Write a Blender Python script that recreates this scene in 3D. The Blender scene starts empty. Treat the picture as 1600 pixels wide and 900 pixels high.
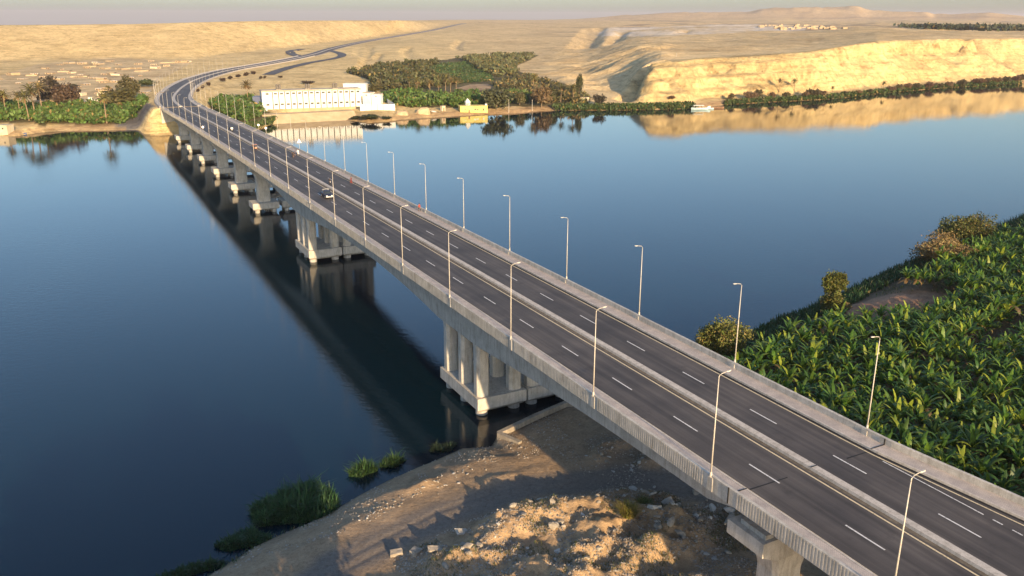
import bpy, bmesh, math, random
import numpy as np
from mathutils import Vector, Matrix
R = math.radians
random.seed(7); rng = np.random.default_rng(7)
scene = bpy.context.scene
COL = scene.collection

# ------------------------------------------------------------------ camera
CAM_H = 59.0
F_PX, PITCH, ROLL = 1333.876, 0.3078333, 0.0034092
cam = bpy.data.objects.new('camera', bpy.data.cameras.new('camera')); COL.objects.link(cam)
cam.data.sensor_width = 36.0; cam.data.lens = F_PX / 1600 * 36
cam.data.clip_start = 1.0; cam.data.clip_end = 60000
cam.matrix_world = Matrix.Translation((0, 0, CAM_H)) @ Matrix.Rotation(math.pi/2 - PITCH, 4, 'X') @ Matrix.Rotation(ROLL, 4, 'Z')
scene.camera = cam

def view_dir(u, v):
    du, dv = u - 800, v - 450
    a = (du*math.cos(ROLL) + dv*math.sin(ROLL)) / F_PX
    b = -(-du*math.sin(ROLL) + dv*math.cos(ROLL)) / F_PX
    c, s = math.cos(PITCH), math.sin(PITCH)
    return np.array([a, c + b*s, -s + b*c])
def on_level(u, v, z):
    r = view_dir(u, v); t = (z - CAM_H) / r[2]
    return r[0]*t, r[1]*t

# ------------------------------------------------------------------ light, sky
SUN_AZ, SUN_EL = 24.4, 13.0          # sun stands behind and to the right of the drone
world = bpy.data.worlds.new('World'); scene.world = world; world.use_nodes = True
nt = world.node_tree; nt.nodes.clear()
sky = nt.nodes.new('ShaderNodeTexSky'); sky.sky_type = 'NISHITA'; sky.sun_disc = False
sky.sun_elevation = R(SUN_EL); sky.sun_rotation = R(180 - SUN_AZ)
sky.air_density = 1.0; sky.dust_density = 1.65; sky.ozone_density = 2.9; sky.altitude = 100
bg = nt.nodes.new('ShaderNodeBackground'); bg.inputs[1].default_value = 0.135
wo = nt.nodes.new('ShaderNodeOutputWorld')
nt.links.new(sky.outputs[0], bg.inputs[0]); nt.links.new(bg.outputs[0], wo.inputs[0])
sl = bpy.data.lights.new('sun', 'SUN'); sl.energy = 5.0; sl.angle = R(0.5); sl.color = (1.0, 0.71, 0.40)
so = bpy.data.objects.new('sun', sl); COL.objects.link(so)
a = R(SUN_AZ); e = R(SUN_EL)
to_sun = Vector((math.sin(a)*math.cos(e), -math.cos(a)*math.cos(e), math.sin(e)))
so.rotation_euler = to_sun.to_track_quat('Z', 'Y').to_euler(); so.location = (200, -300, 200)
scene.view_settings.view_transform = 'Standard'; scene.view_settings.look = 'None'
scene.view_settings.gamma = 1; scene.view_settings.use_curve_mapping = False
scene.view_settings.exposure = 1.0
scene.render.engine = 'CYCLES'
cy = scene.cycles
cy.max_bounces = 6; cy.diffuse_bounces = 2; cy.glossy_bounces = 3; cy.transmission_bounces = 3
cy.volume_bounces = 0; cy.transparent_max_bounces = 6; cy.caustics_reflective = False; cy.caustics_refractive = False
cy.use_denoising = True

# ------------------------------------------------------------------ materials
def new_mat(name, rough=0.8, spec=0.3):
    m = bpy.data.materials.new(name); m.use_nodes = True
    n = m.node_tree.nodes; b = n['Principled BSDF']
    b.inputs['Roughness'].default_value = rough; b.inputs['Specular IOR Level'].default_value = spec
    return m, m.node_tree, b
def noise_node(t, scale, detail=4, rough=0.55, vec=None, dist=0.0):
    n = t.nodes.new('ShaderNodeTexNoise'); n.inputs['Scale'].default_value = scale
    n.inputs['Detail'].default_value = detail; n.inputs['Roughness'].default_value = rough
    n.inputs['Distortion'].default_value = dist
    if vec is not None: t.links.new(vec, n.inputs['Vector'])
    return n
def ramp(t, fac, stops):
    r = t.nodes.new('ShaderNodeValToRGB')
    while len(r.color_ramp.elements) < len(stops): r.color_ramp.elements.new(0.5)
    for el, (p, c) in zip(r.color_ramp.elements, stops):
        el.position = p; el.color = (c[0], c[1], c[2], 1) if len(c) == 3 else c
    t.links.new(fac, r.inputs[0]); return r
def mix(t, fac, a, b, kind='MIX'):
    m = t.nodes.new('ShaderNodeMix'); m.data_type = 'RGBA'; m.blend_type = kind
    for sock, val in ((m.inputs[0], fac), (m.inputs[6], a), (m.inputs[7], b)):
        if hasattr(val, 'links') or hasattr(val, 'is_linked'): t.links.new(val, sock)
        elif isinstance(val, (int, float)): sock.default_value = val
        else: sock.default_value = (*val, 1) if len(val) == 3 else val
    return m.outputs[2]
def coords(t, kind='Object', scale=None):
    c = t.nodes.new('ShaderNodeTexCoord'); o = c.outputs[kind]
    if scale is not None:
        mp = t.nodes.new('ShaderNodeMapping'); mp.inputs['Scale'].default_value = scale
        t.links.new(o, mp.inputs['Vector']); o = mp.outputs[0]
    return o
def pos(t, scale=None):
    g = t.nodes.new('ShaderNodeNewGeometry'); o = g.outputs['Position']
    if scale is not None:
        mp = t.nodes.new('ShaderNodeMapping'); mp.inputs['Scale'].default_value = scale
        t.links.new(o, mp.inputs['Vector']); o = mp.outputs[0]
    return o
def bump(t, b, height, strength, dist):
    n = t.nodes.new('ShaderNodeBump'); n.inputs['Strength'].default_value = strength; n.inputs['Distance'].default_value = dist
    t.links.new(height, n.inputs['Height']); t.links.new(n.outputs[0], b.inputs['Normal']); return n
def rough_mat(name, c1, c2, scale=1.0, rough=0.85, bump_s=0.0, bump_d=0.05, spec=0.2, vec_scale=None, stops=(0.35, 0.65)):
    m, t, b = new_mat(name, rough, spec)
    v = pos(t, vec_scale)
    n = noise_node(t, scale, 5, 0.6, v)
    r = ramp(t, n.outputs[0], [(stops[0], c1), (stops[1], c2)])
    t.links.new(r.outputs[0], b.inputs['Base Color'])
    if bump_s:
        n2 = noise_node(t, scale*4, 4, 0.6, v); bump(t, b, n2.outputs[0], bump_s, bump_d)
    return m
def plain(name, c, rough=0.6, spec=0.3, metal=0.0, var=0.12):
    return_m, t, b = new_mat(name, rough, spec); b.inputs['Metallic'].default_value = metal
    n = noise_node(t, 2.5, 3, 0.5, pos(t))
    r = ramp(t, n.outputs[0], [(0.3, tuple(x*(1-var) for x in c)), (0.7, tuple(min(1, x*(1+var)) for x in c))])
    t.links.new(r.outputs[0], b.inputs['Base Color']); return return_m
def leaf_mat(name, rough=0.5, trans=0.25, spec=0.3):
    """foliage colour comes from the per-leaf attribute 'tint'"""
    m, t, b = new_mat(name, rough, spec)
    at = t.nodes.new('ShaderNodeAttribute'); at.attribute_name = 'tint'
    oi = t.nodes.new('ShaderNodeObjectInfo')
    mr = t.nodes.new('ShaderNodeMapRange'); mr.inputs[3].default_value = 0.8; mr.inputs[4].default_value = 1.2
    t.links.new(oi.outputs['Random'], mr.inputs[0])
    hs = t.nodes.new('ShaderNodeHueSaturation'); t.links.new(at.outputs['Color'], hs.inputs['Color']); t.links.new(mr.outputs[0], hs.inputs['Value'])
    t.links.new(hs.outputs[0], b.inputs['Base Color'])
    if trans:
        tr = t.nodes.new('ShaderNodeBsdfTranslucent'); t.links.new(hs.outputs[0], tr.inputs['Color'])
        ms = t.nodes.new('ShaderNodeMixShader'); ms.inputs[0].default_value = trans
        out = t.nodes['Material Output']
        t.links.new(b.outputs[0], ms.inputs[1]); t.links.new(tr.outputs[0], ms.inputs[2]); t.links.new(ms.outputs[0], out.inputs['Surface'])
    return m

M = {}
# concrete with stains, streaks and formwork tone
def concrete(name, c, dark=0.72, sc=0.6):
    m, t, b = new_mat(name, 0.85, 0.2)
    v = pos(t); n1 = noise_node(t, sc, 6, 0.62, v)
    n2 = noise_node(t, 1.0, 4, 0.6, pos(t, (2.5, 2.5, 0.35)))
    n3 = noise_node(t, 9, 3, 0.6, v)
    r = ramp(t, n1.outputs[0], [(0.3, tuple(x*dark for x in c)), (0.62, c)])
    r2 = ramp(t, n2.outputs[0], [(0.3, (0.66, 0.64, 0.6)), (0.55, (1, 1, 1))])
    r3 = ramp(t, n3.outputs[0], [(0.35, (0.86, 0.86, 0.86)), (0.6, (1.04, 1.04, 1.04))])
    k = mix(t, 0.8, r.outputs[0], r2.outputs[0], 'MULTIPLY'); k = mix(t, 1.0, k, r3.outputs[0], 'MULTIPLY')
    t.links.new(k, b.inputs['Base Color']); bump(t, b, n3.outputs[0], 0.25, 0.02)
    return m
M['concrete'] = concrete('concrete', (0.56, 0.53, 0.475))
M['girder'] = concrete('girder concrete', (0.50, 0.48, 0.44))
M['kerb'] = concrete('kerb concrete', (0.58, 0.53, 0.47), 0.8)
M['wall_concrete'] = concrete('weathered wall concrete', (0.36, 0.32, 0.26), 0.6)
# paved sidewalk
m, t, b = new_mat('sidewalk paving', 0.85, 0.2)
br = t.nodes.new('ShaderNodeTexBrick'); br.inputs['Scale'].default_value = 2.4
br.inputs['Color1'].default_value = (0.56, 0.50, 0.45, 1); br.inputs['Color2'].default_value = (0.47, 0.42, 0.385, 1)
br.inputs['Mortar'].default_value = (0.30, 0.27, 0.25, 1); br.inputs['Mortar Size'].default_value = 0.03
t.links.new(coords(t, 'UV'), br.inputs['Vector'])
n = noise_node(t, 0.7, 5, 0.6, pos(t)); r = ramp(t, n.outputs[0], [(0.3, (0.78, 0.78, 0.8)), (0.65, (1.1, 1.08, 1.05))])
t.links.new(mix(t, 1.0, br.outputs[0], r.outputs[0], 'MULTIPLY'), b.inputs['Base Color']); M['sidewalk'] = m
# asphalt: wheel-track streaks run along the road (UV x = metres along, y = metres across)
def asphalt(name, c):
    m, t, b = new_mat(name, 0.72, 0.35)
    n1 = noise_node(t, 1.0, 5, 0.6, coords(t, 'UV', (0.03, 0.9, 1)))
    n2 = noise_node(t, 0.12, 4, 0.6, pos(t))
    n3 = noise_node(t, 22, 3, 0.7, pos(t))
    r1 = ramp(t, n1.outputs[0], [(0.3, tuple(x*0.66 for x in c)), (0.7, tuple(x*1.3 for x in c))])
    r2 = ramp(t, n2.outputs[0], [(0.3, (0.68, 0.68, 0.70)), (0.7, (1.28, 1.25, 1.2))])
    r3 = ramp(t, n3.outputs[0], [(0.3, (0.85, 0.85, 0.85)), (0.7, (1.12, 1.12, 1.12))])
    n4 = noise_node(t, 1.0, 3, 0.5, coords(t, 'UV', (0.003, 1.5, 1))); r4 = ramp(t, n4.outputs[0], [(0.32, (.80,.80,.80)), (0.5, (1,1,1)), (0.68, (1.22,1.20,1.17))])
    n5 = noise_node(t, 0.45, 6, 0.7, pos(t)); r5 = ramp(t, n5.outputs[0], [(0.30, (.70,.70,.70)), (0.42, (1,1,1))])
    k = mix(t, 1, r1.outputs[0], r2.outputs[0], 'MULTIPLY'); k = mix(t, 1, k, r3.outputs[0], 'MULTIPLY'); k = mix(t, 1, k, r4.outputs[0], 'MULTIPLY'); k = mix(t, .8, k, r5.outputs[0], 'MULTIPLY')
    t.links.new(k, b.inputs['Base Color']); bump(t, b, n3.outputs[0], 0.3, 0.01); return m
M['asphalt'] = asphalt('asphalt', (0.080, 0.071, 0.066))
M['far_asphalt'] = asphalt('dusty asphalt', (0.085, 0.078, 0.075))
def paint(name, c, wear):
    m, t, b = new_mat(name, 0.7, 0.2)
    n = noise_node(t, 5, 4, 0.7, pos(t)); r = ramp(t, n.outputs[0], [(wear, tuple(x*0.45 for x in c)), (wear + 0.12, c)])
    t.links.new(r.outputs[0], b.inputs['Base Color']); return m
M['white_paint'] = paint('white road paint', (0.72, 0.71, 0.68), 0.36)
M['edge_paint'] = paint('cream road paint', (0.72, 0.60, 0.38), 0.34)
M['joint'] = plain('rubber joint', (0.02, 0.02, 0.02), 0.8)
M['dirt_strip'] = rough_mat('gutter dirt', (0.11, 0.095, 0.075), (0.20, 0.17, 0.13), 1.5)
M['lamp_metal'] = plain('galvanised lamp metal', (0.47, 0.44, 0.385), 0.5, 0.4, 0.0, 0.06)
M['lamp_glass'] = plain('lamp lens', (0.55, 0.56, 0.56), 0.25, 0.5)
M['white_wall'] = rough_mat('white limewash', (0.60, 0.61, 0.59), (0.70, 0.71, 0.69), 0.15)
M['joint_line'] = plain('panel joint', (0.12, 0.115, 0.10), 0.9)
M['window'] = plain('dark window', (0.045, 0.045, 0.045), 0.25, 0.5)
M['roof_slab'] = rough_mat('roof screed', (0.36, 0.31, 0.24), (0.5, 0.44, 0.35), 0.3)
M['tank'] = plain('dark water tank', (0.12, 0.11, 0.10), 0.5)
M['yellow_wall'] = rough_mat('yellow plaster', (0.50, 0.42, 0.13), (0.62, 0.53, 0.2), 0.4)
M['blue_panel'] = plain('blue grey sheeting', (0.10, 0.12, 0.20), 0.6)
M['mud'] = rough_mat('mud plaster', (0.33, 0.25, 0.155), (0.43, 0.335, 0.215), 0.3)
M['cream_wall'] = rough_mat('cream plaster', (0.48, 0.41, 0.28), (0.60, 0.52, 0.38), 0.3)
M['bark'] = rough_mat('bark', (0.10, 0.075, 0.05), (0.20, 0.155, 0.105), 3)
M['palm_bark'] = rough_mat('palm bark', (0.17, 0.12, 0.075), (0.27, 0.20, 0.13), 2)
M['leaf'] = leaf_mat('foliage', 0.55, 0.25)
M['banana_leaf'] = leaf_mat('banana leaf', 0.45, 0.38, 0.35)
M['reed'] = leaf_mat('reed blades', 0.6, 0.2)
M['banana_stem'] = rough_mat('banana stem', (0.10, 0.11, 0.035), (0.17, 0.14, 0.06), 4)
M['stone'] = rough_mat('limestone rubble', (0.24, 0.21, 0.17), (0.40, 0.36, 0.30), 1.2, 0.9, 0.4, 0.05)
M['pale_stone'] = rough_mat('pale rubble', (0.38, 0.36, 0.32), (0.55, 0.52, 0.47), 1.5, 0.9, 0.4, 0.05)
M['skin'] = plain('skin', (0.26, 0.15, 0.09), 0.6)
M['black_cloth'] = plain('black cloth', (0.02, 0.02, 0.022), 0.9)
M['white_cloth'] = plain('white cloth', (0.74, 0.73, 0.7), 0.9)
M['red_cloth'] = plain('red cloth', (0.26, 0.05, 0.045), 0.9)
M['maroon_cloth'] = plain('maroon cloth', (0.13, 0.03, 0.035), 0.9)
M['navy_cloth'] = plain('navy cloth', (0.03, 0.035, 0.06), 0.9)
M['hair'] = plain('hair', (0.012, 0.010, 0.009), 0.6)
M['navy_paint'] = plain('navy car paint', (0.022, 0.030, 0.065), 0.25, 0.6)
M['silver_paint'] = plain('silver car paint', (0.50, 0.51, 0.52), 0.3, 0.6)
M['white_car'] = plain('white car paint', (0.76, 0.75, 0.72), 0.3, 0.6)
M['orange_paint'] = plain('orange paint', (0.32, 0.13, 0.06), 0.4, 0.5)
M['black_paint'] = plain('black paint', (0.02, 0.02, 0.022), 0.45, 0.5)
M['glass'] = plain('vehicle glass', (0.03, 0.04, 0.05), 0.08, 0.7)
M['tyre'] = plain('tyre rubber', (0.018, 0.018, 0.018), 0.9)
M['rim'] = plain('wheel rim', (0.35, 0.35, 0.36), 0.4, 0.5, 0.5)
M['headlight'] = plain('headlight lens', (0.85, 0.85, 0.83), 0.1, 0.8)
M['boat_blue'] = plain('pale blue boat paint', (0.42, 0.58, 0.62), 0.5)
M['boat_white'] = plain('white boat paint', (0.72, 0.74, 0.72), 0.5)
M['wood'] = rough_mat('weathered wood', (0.17, 0.10, 0.06), (0.30, 0.19, 0.12), 1.5)
M['sign_back'] = plain('pale sign metal', (0.80, 0.79, 0.78), 0.5)

# ------------------------------------------------------------------ mesh helpers
class MB:
    def __init__(s): s.v = []; s.f = []; s.c = []; s.mi = []; s.uv = None
    def face(s, pts, col=None, mi=0):
        i = len(s.v); s.v.extend([tuple(p) for p in pts]); s.f.append(tuple(range(i, i+len(pts)))); s.c.append(col); s.mi.append(mi)
    def hexa(s, p, mi=0):
        i = len(s.v); s.v.extend([tuple(q) for q in p])
        for f in ((0,3,2,1),(4,5,6,7),(0,1,5,4),(1,2,6,5),(2,3,7,6),(3,0,4,7)):
            s.f.append(tuple(i+k for k in f)); s.c.append(None); s.mi.append(mi)
    def box(s, x0, x1, y0, y1, z0, z1, mi=0, M4=None):
        p = [(x0,y0,z0),(x1,y0,z0),(x1,y1,z0),(x0,y1,z0),(x0,y0,z1),(x1,y0,z1),(x1,y1,z1),(x0,y1,z1)]
        if M4 is not None: p = [M4 @ Vector(q) for q in p]
        s.hexa(p, mi)
    def loft(s, rings, cap=True, mi=0):
        i = len(s.v); n = len(rings[0])
        for r in rings: s.v.extend([tuple(q) for q in r])
        for k in range(len(rings)-1):
            for j in range(n):
                s.f.append((i+k*n+j, i+k*n+(j+1)%n, i+(k+1)*n+(j+1)%n, i+(k+1)*n+j)); s.c.append(None); s.mi.append(mi)
        if cap:
            s.f.append(tuple(i+j for j in reversed(range(n)))); s.c.append(None); s.mi.append(mi)
            s.f.append(tuple(i+(len(rings)-1)*n+j for j in range(n))); s.c.append(None); s.mi.append(mi)
    def tube(s, pts, rad, n=8, mi=0):
        pts = [Vector(p) for p in pts]; rings = []
        if not hasattr(rad, '__len__'): rad = [rad]*len(pts)
        for k, p in enumerate(pts):
            d = (pts[min(k+1, len(pts)-1)] - pts[max(k-1, 0)]).normalized()
            a = d.orthogonal().normalized() if abs(d.z) < 0.9 else Vector((1,0,0)) - d*d.x
            a.normalize(); bb = d.cross(a)
            rings.append([p + rad[k]*(math.cos(2*math.pi*j/n)*a + math.sin(2*math.pi*j/n)*bb) for j in range(n)])
        s.loft(rings, True, mi)
    def cyl(s, x, y, z0, z1, r0, r1=None, n=12, mi=0):
        r1 = r0 if r1 is None else r1
        s.loft([[(x+r*math.cos(2*math.pi*j/n), y+r*math.sin(2*math.pi*j/n), z) for j in range(n)] for z, r in ((z0, r0), (z1, r1))], True, mi)
    def mesh(s, name, mats, smooth=False):
        me = bpy.data.meshes.new(name); me.from_pydata(s.v, [], s.f); 
        for m in (mats if isinstance(mats, (list, tuple)) else [mats]): me.materials.append(m)
        if any(s.mi): me.polygons.foreach_set('material_index', s.mi)
        if any(c is not None for c in s.c):
            at = me.color_attributes.new('tint', 'FLOAT_COLOR', 'CORNER')
            arr = []
            for f, c in zip(s.f, s.c):
                arr.extend(((*(c or (1,1,1)), 1.0))*len(f))
            at.data.foreach_set('color', arr)
        if s.uv is not None:
            ul = me.uv_layers.new(name='UVMap'); flat = []
            for f in s.f:
                for k in f: flat.extend(s.uv[k])
            ul.data.foreach_set('uv', flat)
        if smooth: me.polygons.foreach_set('use_smooth', [True]*len(s.f))
        me.update(); return me
    def build(s, name, mats, parent=None, smooth=False):
        return link(name, s.mesh(name, mats, smooth), parent)
def link(name, me, parent=None):
    o = bpy.data.objects.new(name, me); COL.objects.link(o)
    if parent is not None: o.parent = parent
    return o
def tag(o, label=None, cat=None, group=None, kind=None):
    if label: o['label'] = label
    if cat: o['category'] = cat
    if group: o['group'] = group
    if kind: o['kind'] = kind
    return o
def thing(name, label, cat, loc=(0,0,0), rz=0, group=None, scale=1.0):
    o = bpy.data.objects.new(name, None); COL.objects.link(o); o.empty_display_size = 0.3
    o.location = loc; o.rotation_euler = (0, 0, rz); o.scale = (scale,)*3
    return tag(o, label, cat, group)
def copy_tree(o, parent=None):
    c = o.copy(); COL.objects.link(c); c.parent = parent
    for ch in [k for k in o.children]: copy_tree(ch, c)
    return c
ORD = ['first','second','third','fourth','fifth','sixth','seventh','eighth','ninth','tenth','eleventh','twelfth','thirteenth','fourteenth',
 'fifteenth','sixteenth','seventeenth','eighteenth','nineteenth','twentieth']
TENS = {2:'twenty',3:'thirty',4:'forty',5:'fifty',6:'sixty',7:'seventy'}
def ordinal(i):   # 0 -> first
    if i < 20: return ORD[i]
    k = i + 1
    if k % 10 == 0: return {3:'thirtieth',4:'fortieth',5:'fiftieth',6:'sixtieth',7:'seventieth'}[k//10]
    return TENS[k//10] + '-' + ORD[k % 10 - 1]
def raw_mesh(name, V, Fq, mat, tint=None, smooth=False):
    """fast numpy quads: V (n,3), Fq (m,4); tint (m,3) per face"""
    me = bpy.data.meshes.new(name)
    me.vertices.add(len(V)); me.vertices.foreach_set('co', np.asarray(V, np.float32).ravel())
    m = len(Fq); k = Fq.shape[1]
    me.loops.add(m*k); me.loops.foreach_set('vertex_index', np.asarray(Fq, np.int32).ravel())
    me.polygons.add(m); me.polygons.foreach_set('loop_start', np.arange(0, m*k, k, dtype=np.int32))
    me.polygons.foreach_set('loop_total', np.full(m, k, np.int32))
    if smooth: me.polygons.foreach_set('use_smooth', np.ones(m, bool))
    me.update(calc_edges=True)
    if mat is not None: me.materials.append(mat)
    if tint is not None:
        at = me.color_attributes.new('tint', 'FLOAT_COLOR', 'CORNER')
        c = np.ones((m, k, 4), np.float32); c[:, :, :3] = np.asarray(tint)[:, None, :]
        at.data.foreach_set('color', c.ravel())
    return me
def smoothstep(a, b, x):
    t = np.clip((x - a) / (b - a), 0, 1); return t*t*(3 - 2*t)
# value noise in numpy
def _hash(ix, iy, seed):
    h = (ix.astype(np.int64)*374761393 + iy.astype(np.int64)*668265263 + seed*144269504) & 0x7fffffff
    h = ((h ^ (h >> 13)) * 1274126177) & 0x7fffffff
    return ((h ^ (h >> 16)) & 0xffff) / 65535.0
def vnoise(x, y, seed=0):
    ix = np.floor(x); iy = np.floor(y); fx = x - ix; fy = y - iy
    fx = fx*fx*(3-2*fx); fy = fy*fy*(3-2*fy)
    h = lambda a, b: _hash(ix + a, iy + b, seed)
    return (h(0,0)*(1-fx) + h(1,0)*fx)*(1-fy) + (h(0,1)*(1-fx) + h(1,1)*fx)*fy
def fbm(x, y, seed=0, octv=4, gain=0.5):
    s = 0; a = 1; n = 0
    for k in range(octv):
        s = s + a*(vnoise(x*2**k, y*2**k, seed + k*17) - 0.5); n += a; a *= gain
    return s / n * 2
# ------------------------------------------------------------------ bridge alignment
PSI = -0.485725084
DIR = np.array([math.sin(PSI), math.cos(PSI)]); NRM = np.array([DIR[1], -DIR[0]])
DC = 59.05                                   # lateral place of the median
def SD(s, d):  return s*DIR + d*NRM          # straight bridge coordinates -> world xy
def to_sd(x, y): return x*DIR[0] + y*DIR[1], x*NRM[0] + y*NRM[1]
def deck_z0(s): return CAM_H - 41.04195 + 0.00248407*s - 2.6199e-5*s*s
ctrl = [(-80,DC),(100,DC),(300,DC),(470,DC),(526,61),(563,64.6),(607,71.5),(664,83),(729,100),(786,120),(861,153),(930,193),(1020,246),(1140,308),
        (1280,372),(1425,445),(1600,540),(1850,690),(2250,930),(2950,1330),(3700,1750)]
def z_at(s):
    zs = [(500, deck_z0(500)), (560, 11.3), (620, 10.4), (700, 10.0), (950, 10.2), (1150, 11.4), (1350, 13.3), (1600, 15.2), (1850, 17.6), (2250, 21.5), (2950, 31), (3700, 36)]
    return np.where(s <= 500, deck_z0(s), np.interp(s, [a for a, b in zs], [b for a, b in zs]))
cs = np.array([c[0] for c in ctrl], float); cd = np.array([c[1] for c in ctrl], float)
def cubic(xq, x, y):     # monotone-ish cubic hermite
    mk = np.gradient(y, x); k = np.clip(np.searchsorted(x, xq) - 1, 0, len(x)-2)
    h = x[k+1]-x[k]; t = (xq-x[k])/h
    return (2*t**3-3*t**2+1)*y[k] + (t**3-2*t**2+t)*h*mk[k] + (-2*t**3+3*t**2)*y[k+1] + (t**3-t**2)*h*mk[k+1]
_sq = np.arange(-60, 3700, 1.0)
_dq = np.where(_sq < 440, DC, cubic(_sq, cs, cd))
_dq = np.convolve(np.pad(_dq, 20, mode='edge'), np.ones(41)/41, 'valid')
_xy = _sq[:, None]*DIR + _dq[:, None]*NRM
_L = np.concatenate([[0], np.cumsum(np.linalg.norm(np.diff(_xy, axis=0), axis=1))]) - 60.0    # arc length == s on the straight
_zz = z_at(_sq)
def path_xy(S):
    return np.array([np.interp(S, _L, _xy[:,0]), np.interp(S, _L, _xy[:,1])]), float(np.interp(S, _L, _zz))
def frame(S):
    p, z = path_xy(S); q, _ = path_xy(S+0.5); o, _ = path_xy(S-0.5); t = (q-o); t /= np.linalg.norm(t)
    return p, z, t, np.array([t[1], -t[0]])
def P(S, o, dz=0.0, absz=None):
    p, z, t, n = frame(S); w = p + o*n
    return (w[0], w[1], (z + dz) if absz is None else absz)
def ribbon(mb, stations, prof, closed=True, uvscale=1.0):
    """sweep prof(S) -> [(o, dz), ...] along the road; closed profiles are solid bars"""
    if mb.uv is None: mb.uv = [(0,0)]*len(mb.v)
    base = len(mb.v); n = None
    for S in stations:
        pr = prof(S) if callable(prof) else prof; n = len(pr); p, z, t, nn = frame(S); acc = 0
        for k, (o, dz) in enumerate(pr):
            mb.v.append((p[0]+o*nn[0], p[1]+o*nn[1], z+dz)); mb.uv.append((S*uvscale, o*uvscale))
    m = len(stations)
    for i in range(m-1):
        for k in range(n if closed else n-1):
            a = base+i*n+k; b_ = base+i*n+(k+1)%n
            mb.f.append((a, b_, b_+n, a+n)); mb.c.append(None); mb.mi.append(0)
    if closed:
        mb.f.append(tuple(base+k for k in reversed(range(n)))); mb.c.append(None); mb.mi.append(0)
        mb.f.append(tuple(base+(m-1)*n+k for k in range(n))); mb.c.append(None); mb.mi.append(0)
def arr(a, b, step): 
    n = max(1, int(round((b-a)/step))); return [a + (b-a)*i/n for i in range(n+1)]
S_END = 486.0            # far abutment
S_NEAR = -6.0
JOINT = 50.5
def widen(S): return max(0.0, (JOINT - S))*0.105      # exit lane opens on the right at the near end
def rect(o0, o1, z0, z1): return [(o0, z0), (o0, z1), (o1, z1), (o1, z0)]

bridge = thing('bridge', 'long concrete road bridge with two carriageways crossing the river', 'bridge', (0,0,0))
st_fine = arr(S_NEAR, 440, 4) + arr(440, S_END, 2)[1:]
def part_ribbon(name, mat, prof, stations=st_fine, closed=True):
    mb = MB(); ribbon(mb, stations, prof, closed); return mb.build(name, mat, bridge)
part_ribbon('carriageway', M['asphalt'], [(-8.15, -0.12), (-8.15, 0.0), (-0.68, 0.0), (-0.68, -0.12)])
part_ribbon('carriageway', M['asphalt'], lambda S: [(0.62, -0.12), (0.62, 0.0), (7.95+widen(S), 0.0), (7.95+widen(S), -0.12)])
part_ribbon('sidewalk', M['sidewalk'], [(-10.02, -0.3), (-10.02, 0.2), (-8.42, 0.2), (-8.42, -0.3)])
part_ribbon('sidewalk', M['sidewalk'], lambda S: [(8.12+widen(S), -0.3), (8.12+widen(S), 0.2), (9.86+widen(S), 0.2), (9.86+widen(S), -0.3)])
part_ribbon('kerb', M['kerb'], [(-8.42, -0.3), (-8.42, 0.23), (-8.19, 0.21), (-8.15, -0.3)])
part_ribbon('kerb', M['kerb'], lambda S: [(7.95+widen(S), -0.3), (7.97+widen(S), 0.21), (8.12+widen(S), 0.23), (8.12+widen(S), -0.3)])
part_ribbon('median', M['kerb'], [(-0.3, -0.12), (-0.22, 0.30), (0.52, 0.32), (0.62, -0.12)])
part_ribbon('median_gutter', M['dirt_strip'], [(-0.68, -0.12), (-0.68, 0.012), (-0.3, 0.03), (-0.3, -0.12)])
part_ribbon('gutter', M['joint'], lambda S: [(7.62+widen(S), 0.002), (7.62+widen(S), 0.006), (7.9+widen(S), 0.006), (7.9+widen(S), 0.002)])
# deck slab: underside with tapered cantilevers, one per carriageway
for sgn in (-1, 1):
    part_ribbon('deck_slab', M['girder'], lambda S, sgn=sgn: [(sgn*0.25, -0.75), (sgn*0.25, -0.3)] + [(sgn*(10.0+(widen(S) if sgn > 0 else 0)), -0.3), (sgn*(10.0+(widen(S) if sgn > 0 else 0)), -0.52), (sgn*8.1, -0.8)])
# parapets with ribbed outer face and lamp pedestals
LAMP_S0, LAMP_D = 53.0, 19.784
lamp_S = [LAMP_S0 + LAMP_D*k for k in range(-2, 44)]
def near_lamp(S): return min(abs(S-l) for l in lamp_S)
mb = MB(); ribbon(mb, st_fine, [(-10.36, -0.72), (-10.36, 0.86), (-10.30, 0.90), (-10.08, 0.90), (-10.02, 0.86), (-10.02, -0.6)])
S = S_NEAR + 0.3
while S < S_END - 1:
    if near_lamp(S) > 0.75 and abs(S-JOINT) > 0.3 and not (49.6 < S < 54):
        q = [P(S-0.075, -10.39, -0.66), P(S+0.075, -10.39, -0.66), P(S+0.075, -10.355, -0.66), P(S-0.075, -10.355, -0.66),
             P(S-0.075, -10.39, 0.80), P(S+0.075, -10.39, 0.80), P(S+0.075, -10.355, 0.80), P(S-0.075, -10.355, 0.80)]
        mb.hexa(q); mb.uv += [(0,0)]*8
    S += 0.34
for l in lamp_S:
    if l < S_END:
        mb.hexa([P(l-0.38, -10.415, -0.70), P(l+0.38, -10.415, -0.70), P(l+0.38, -10.03, -0.70), P(l-0.38, -10.03, -0.70),
                 P(l-0.34, -10.41, 0.72), P(l+0.34, -10.41, 0.72), P(l+0.34, -10.03, 0.72), P(l-0.34, -10.03, 0.72)]); mb.uv += [(0,0)]*8
mb.build('parapet', M['concrete'], bridge)
mb = MB(); ribbon(mb, st_fine, lambda S: [(9.86+widen(S), -0.6), (9.86+widen(S), 0.86), (9.92+widen(S), 0.90), (10.14+widen(S), 0.90), (10.20+widen(S), 0.86), (10.20+widen(S), -0.72)])
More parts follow.
